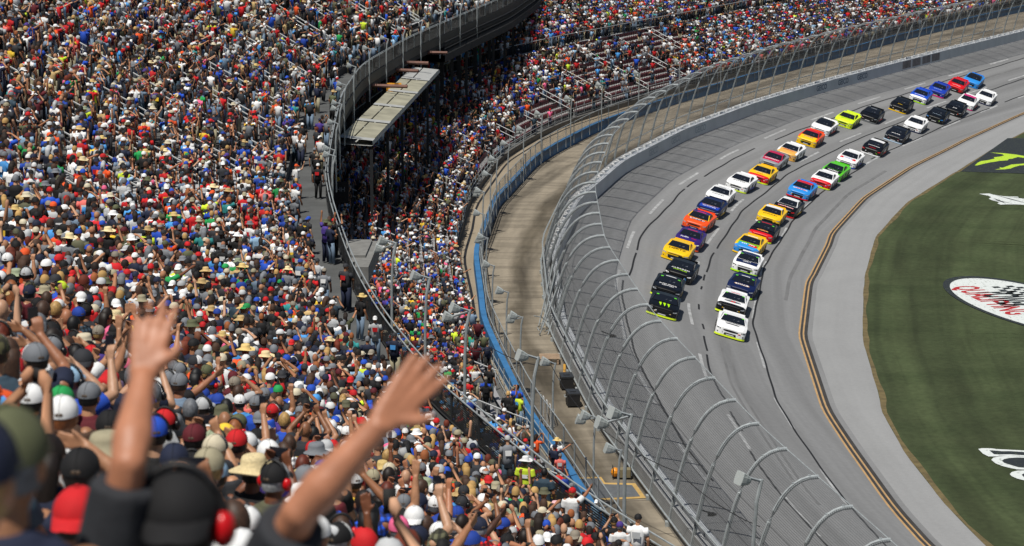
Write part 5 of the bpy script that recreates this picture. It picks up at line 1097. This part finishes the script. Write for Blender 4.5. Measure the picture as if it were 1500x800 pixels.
for l in FEAT:
    s, o = float(l[0]), float(l[1]); h, hc, sh, ps, ex = l[2:]
    if hc == '-': hc = 'black'
    z = float(up_floor(o)); p = xyz(UP, np.array([s]), np.array([o]), z)[0]
    if any(math.hypot(p[0] - a[0], p[1] - a[1]) < .30 for a in placed): continue
    t = TGT[1] - p[:2]; yaw = math.atan2(t[1], t[0]) + RNG.normal(0, .22)
    if ps == 'phone': ps = wchoice(dict(phone=4, phone_high=1.5, phone_one=3, down=5))
    lb = words(h, hc, sh, ps, ex)
    while lb in used: ps = wchoice(PKINDS); lb = words(h, hc, sh, ps, ex)
    used.add(lb); person(p, yaw, h, hc, sh, ps, ex, RNG.uniform(.96, 1.05), label=lb); placed.append(tuple(p))
PL = np.array(placed)[:, :2]; d = np.min(np.hypot(SL[:, None, 0] - PL[None, :, 0], SL[:, None, 1] - PL[None, :, 1]), 1) if len(SL) else 0
SL = SL[d > .36]; u, v, zc = head_px(SL[:, :3] + [0, 0, 1.6]); SL = SL[~((zc < 9.5) & (u < 345))]; u, v, zc = head_px(SL[:, :3] + [0, 0, 1.6]); order = np.argsort(zc); inview = (u > -12) & (u < 1512) & (v > -5) & (v < 806)
near = [i for i in order if inview[i]][:300 - len(placed)]
for i in near:
    for _ in range(60):
        h, hc = rnd_hat(); sh = wchoice(SHIRTS); ps = wchoice(PKINDS); ex = wchoice({'-': 80, 'muffs_black': 8, 'muffs_red': 8}) if h != 'straw' else '-'
        lb = words(h, hc, sh, ps, ex)
        if lb not in used and len(lb.replace('-', ' ').split()) <= 16: break
    used.add(lb); person(SL[i, :3], SL[i, 3], h, hc, sh, ps, ex, RNG.uniform(.93, 1.06), label=lb)
mask = np.ones(len(SL), bool); mask[near] = False; CR = SL[mask]
# ---- the rest of the crowd as one mesh
def low_person(pose, hat, lod):
    n = 7 if lod == 0 else 5; parts = []
    def add(q, role): parts.append((np.array(q.v), q.f, role))
    q = MB(); q.tube([(0, 0, .84), (0, 0, 1.1), (0, 0, 1.34), (-.01, 0, 1.44), (-.015, 0, 1.50)] if lod == 0 else [(0, 0, .84), (0, 0, 1.34), (-.015, 0, 1.49)], [(.125, .18), (.115, .165), (.128, .188), (.10, .165), (.055, .07)] if lod == 0 else [(.125, .18), (.128, .19), (.06, .09)], n + 1); add(q, 1)
    q = MB(); q.tube([(-.015, 0, 1.46), (.01, 0, 1.57)], .055, n, False); q.ell((.03, 0, 1.648), (.099, .080, .120), n + 1, 4 if lod == 0 else 3); add(q, 0)
    q = MB()
    for s in (1, -1): q.tube([(0, s * .09, .92), (.02, s * .10, .5), (-.02, s * .11, .05)] if lod == 0 else [(0, s * .09, .92), (-.02, s * .11, .05)], [.105, .080, .060] if lod == 0 else [.105, .065], 5)
    add(q, 2); P = POSES[pose]
    for s, (e, w, d, k) in ((1, P[:4]), (-1, P[4:])):
        e, w, d = V3(*e), V3(*w), unit(d); up = max(0, e[2] - 1.42); sh = V3(0, s * .178, 1.415 + .25 * up); m = sh + (e - sh) * .62
        q = MB(); q.tube([sh - (e - sh) * .08, m], [.074, .070], n - 1); add(q, 1); q = MB(); q.tube([m, e, w, w + d * .085, w + d * .15], [.048, .044, .031, .043, .020], n - 2 if lod else n - 1); add(q, 0)
    if hat != 'bald': add(hat_mesh(hat, True), 3)
    if pose.startswith('phone'): q = MB(); c = {'phone': (.415, 0, 1.70), 'phone_high': (.395, 0, 1.90), 'phone_one': (.43, -.14, 1.86)}[pose]; q.box(c, (.012, .155, .08) if pose != 'phone_one' else (.012, .08, .155)); add(q, 4)
    q = MB(); q.add([(-.150, -.09, 1.20), (-.150, .09, 1.20), (-.146, .10, 1.36), (-.146, -.10, 1.36)], [(0, 1, 2, 3)])
    if lod == 0: add(q, 5)
    V = []; F = []; Rr = []; n0 = 0
    for v_, f_, r_ in parts: V.append(v_); F += [[i + n0 for i in f] for f in f_]; Rr += [r_] * len(f_); n0 += len(v_)
    return np.concatenate(V), np.concatenate([np.array(f) for f in F]), np.array([len(f) for f in F]), np.array(Rr)
n = len(CR); looks = {}
hats = [rnd_hat() for _ in range(n)]; dist = head_px(CR[:, :3])[2]
PK = list(PKINDS); PW = np.array([PKINDS[k] for k in PK], float); PW /= PW.sum(); poses = [PK[i] for i in RNG.choice(len(PK), n, p=PW)]
pal = np.zeros((n, 6, 3)); pal[:, 0] = np.array(SKINS)[RNG.choice(7, n, p=SKW)] * RNG.uniform(.72, 1.0, (n, 1))
sk = list(SHIRTS); sw = np.array([SHIRTS[k] for k in sk], float); pal[:, 1] = np.array([CL[k] for k in sk])[RNG.choice(len(sk), n, p=sw / sw.sum())] * RNG.uniform(.75, 1.15, (n, 1))
pk = ['navy', 'charcoal', 'khaki', 'slate', 'black', 'greyblue']; pal[:, 2] = np.array([CL[k] for k in pk])[RNG.integers(0, 6, n)]; pal[:, 3] = np.array([CL.get(h[1], CL['black']) for h in hats]) * RNG.uniform(.8, 1.1, (n, 1)); pal[:, 4] = .012; pc = np.array([CL[k] for k in ('white', 'white', 'red', 'yellow', 'skyblue', 'black', 'lightgrey')])[RNG.integers(0, 7, n)]; pal[:, 5] = np.where(RNG.random((n, 1)) < .4, pc, pal[:, 1])
for i in range(n): looks.setdefault((poses[i], hats[i][0], 0 if dist[i] < 110 else 1), []).append(i)
VV, LI, LT, CC = [], [], [], []; base = 0
for key, idx in looks.items():
    V, L, T_, Rr = low_person(*key); idx = np.array(idx); m = len(idx); a = CR[idx, 3]; c, s_ = np.cos(a), np.sin(a); sc = RNG.uniform(.93, 1.06, m); wd = RNG.uniform(.92, 1.16, m); lean = RNG.normal(0, .04, m)
    X = V[None, :, 0] * wd[:, None] + lean[:, None] * V[None, :, 2]; Y = V[None, :, 1] * wd[:, None]; Z = np.repeat(V[None, :, 2], m, 0)
    W = np.stack([(X * c[:, None] - Y * s_[:, None]) * sc[:, None] + CR[idx, 0:1], (X * s_[:, None] + Y * c[:, None]) * sc[:, None] + CR[idx, 1:2], Z * sc[:, None] + CR[idx, 2:3]], -1)
    VV.append(W.reshape(-1, 3)); LI.append((L[None] + (base + np.arange(m) * len(V))[:, None]).ravel()); LT.append(np.tile(T_, m)); CC.append(pal[idx][:, Rr].reshape(-1, 3)); base += m * len(V)
VV = np.concatenate(VV); LI = np.concatenate(LI); LT = np.concatenate(LT); CC = np.concatenate(CC)
me = bpy.data.meshes.new('crowd'); me.vertices.add(len(VV)); me.vertices.foreach_set('co', VV.astype(np.float32).ravel()); me.loops.add(len(LI)); me.loops.foreach_set('vertex_index', LI.astype(np.int32)); me.polygons.add(len(LT)); me.polygons.foreach_set('loop_start', np.r_[0, np.cumsum(LT)[:-1]].astype(np.int32)); me.update(calc_edges=True)
at = me.attributes.new('garment', 'FLOAT_COLOR', 'FACE'); at.data.foreach_set('color', np.c_[CC, np.ones(len(CC))].astype(np.float32).ravel())
mc = bpy.data.materials.new('crowd_cloth_and_skin'); mc.use_nodes = True; an = mc.node_tree.nodes.new('ShaderNodeAttribute'); an.attribute_name = 'garment'; mc.node_tree.links.new(an.outputs[0], mc.node_tree.nodes['Principled BSDF'].inputs['Base Color']); mc.node_tree.nodes['Principled BSDF'].inputs['Roughness'].default_value = .8
CROWD = link('crowd', me, mc); tag(CROWD, 'dense crowd of standing spectators filling the upper and lower grandstands', 'crowd', kind='stuff')
print('crowd', n, 'verts', len(VV), 'people', len(placed) + len(near))
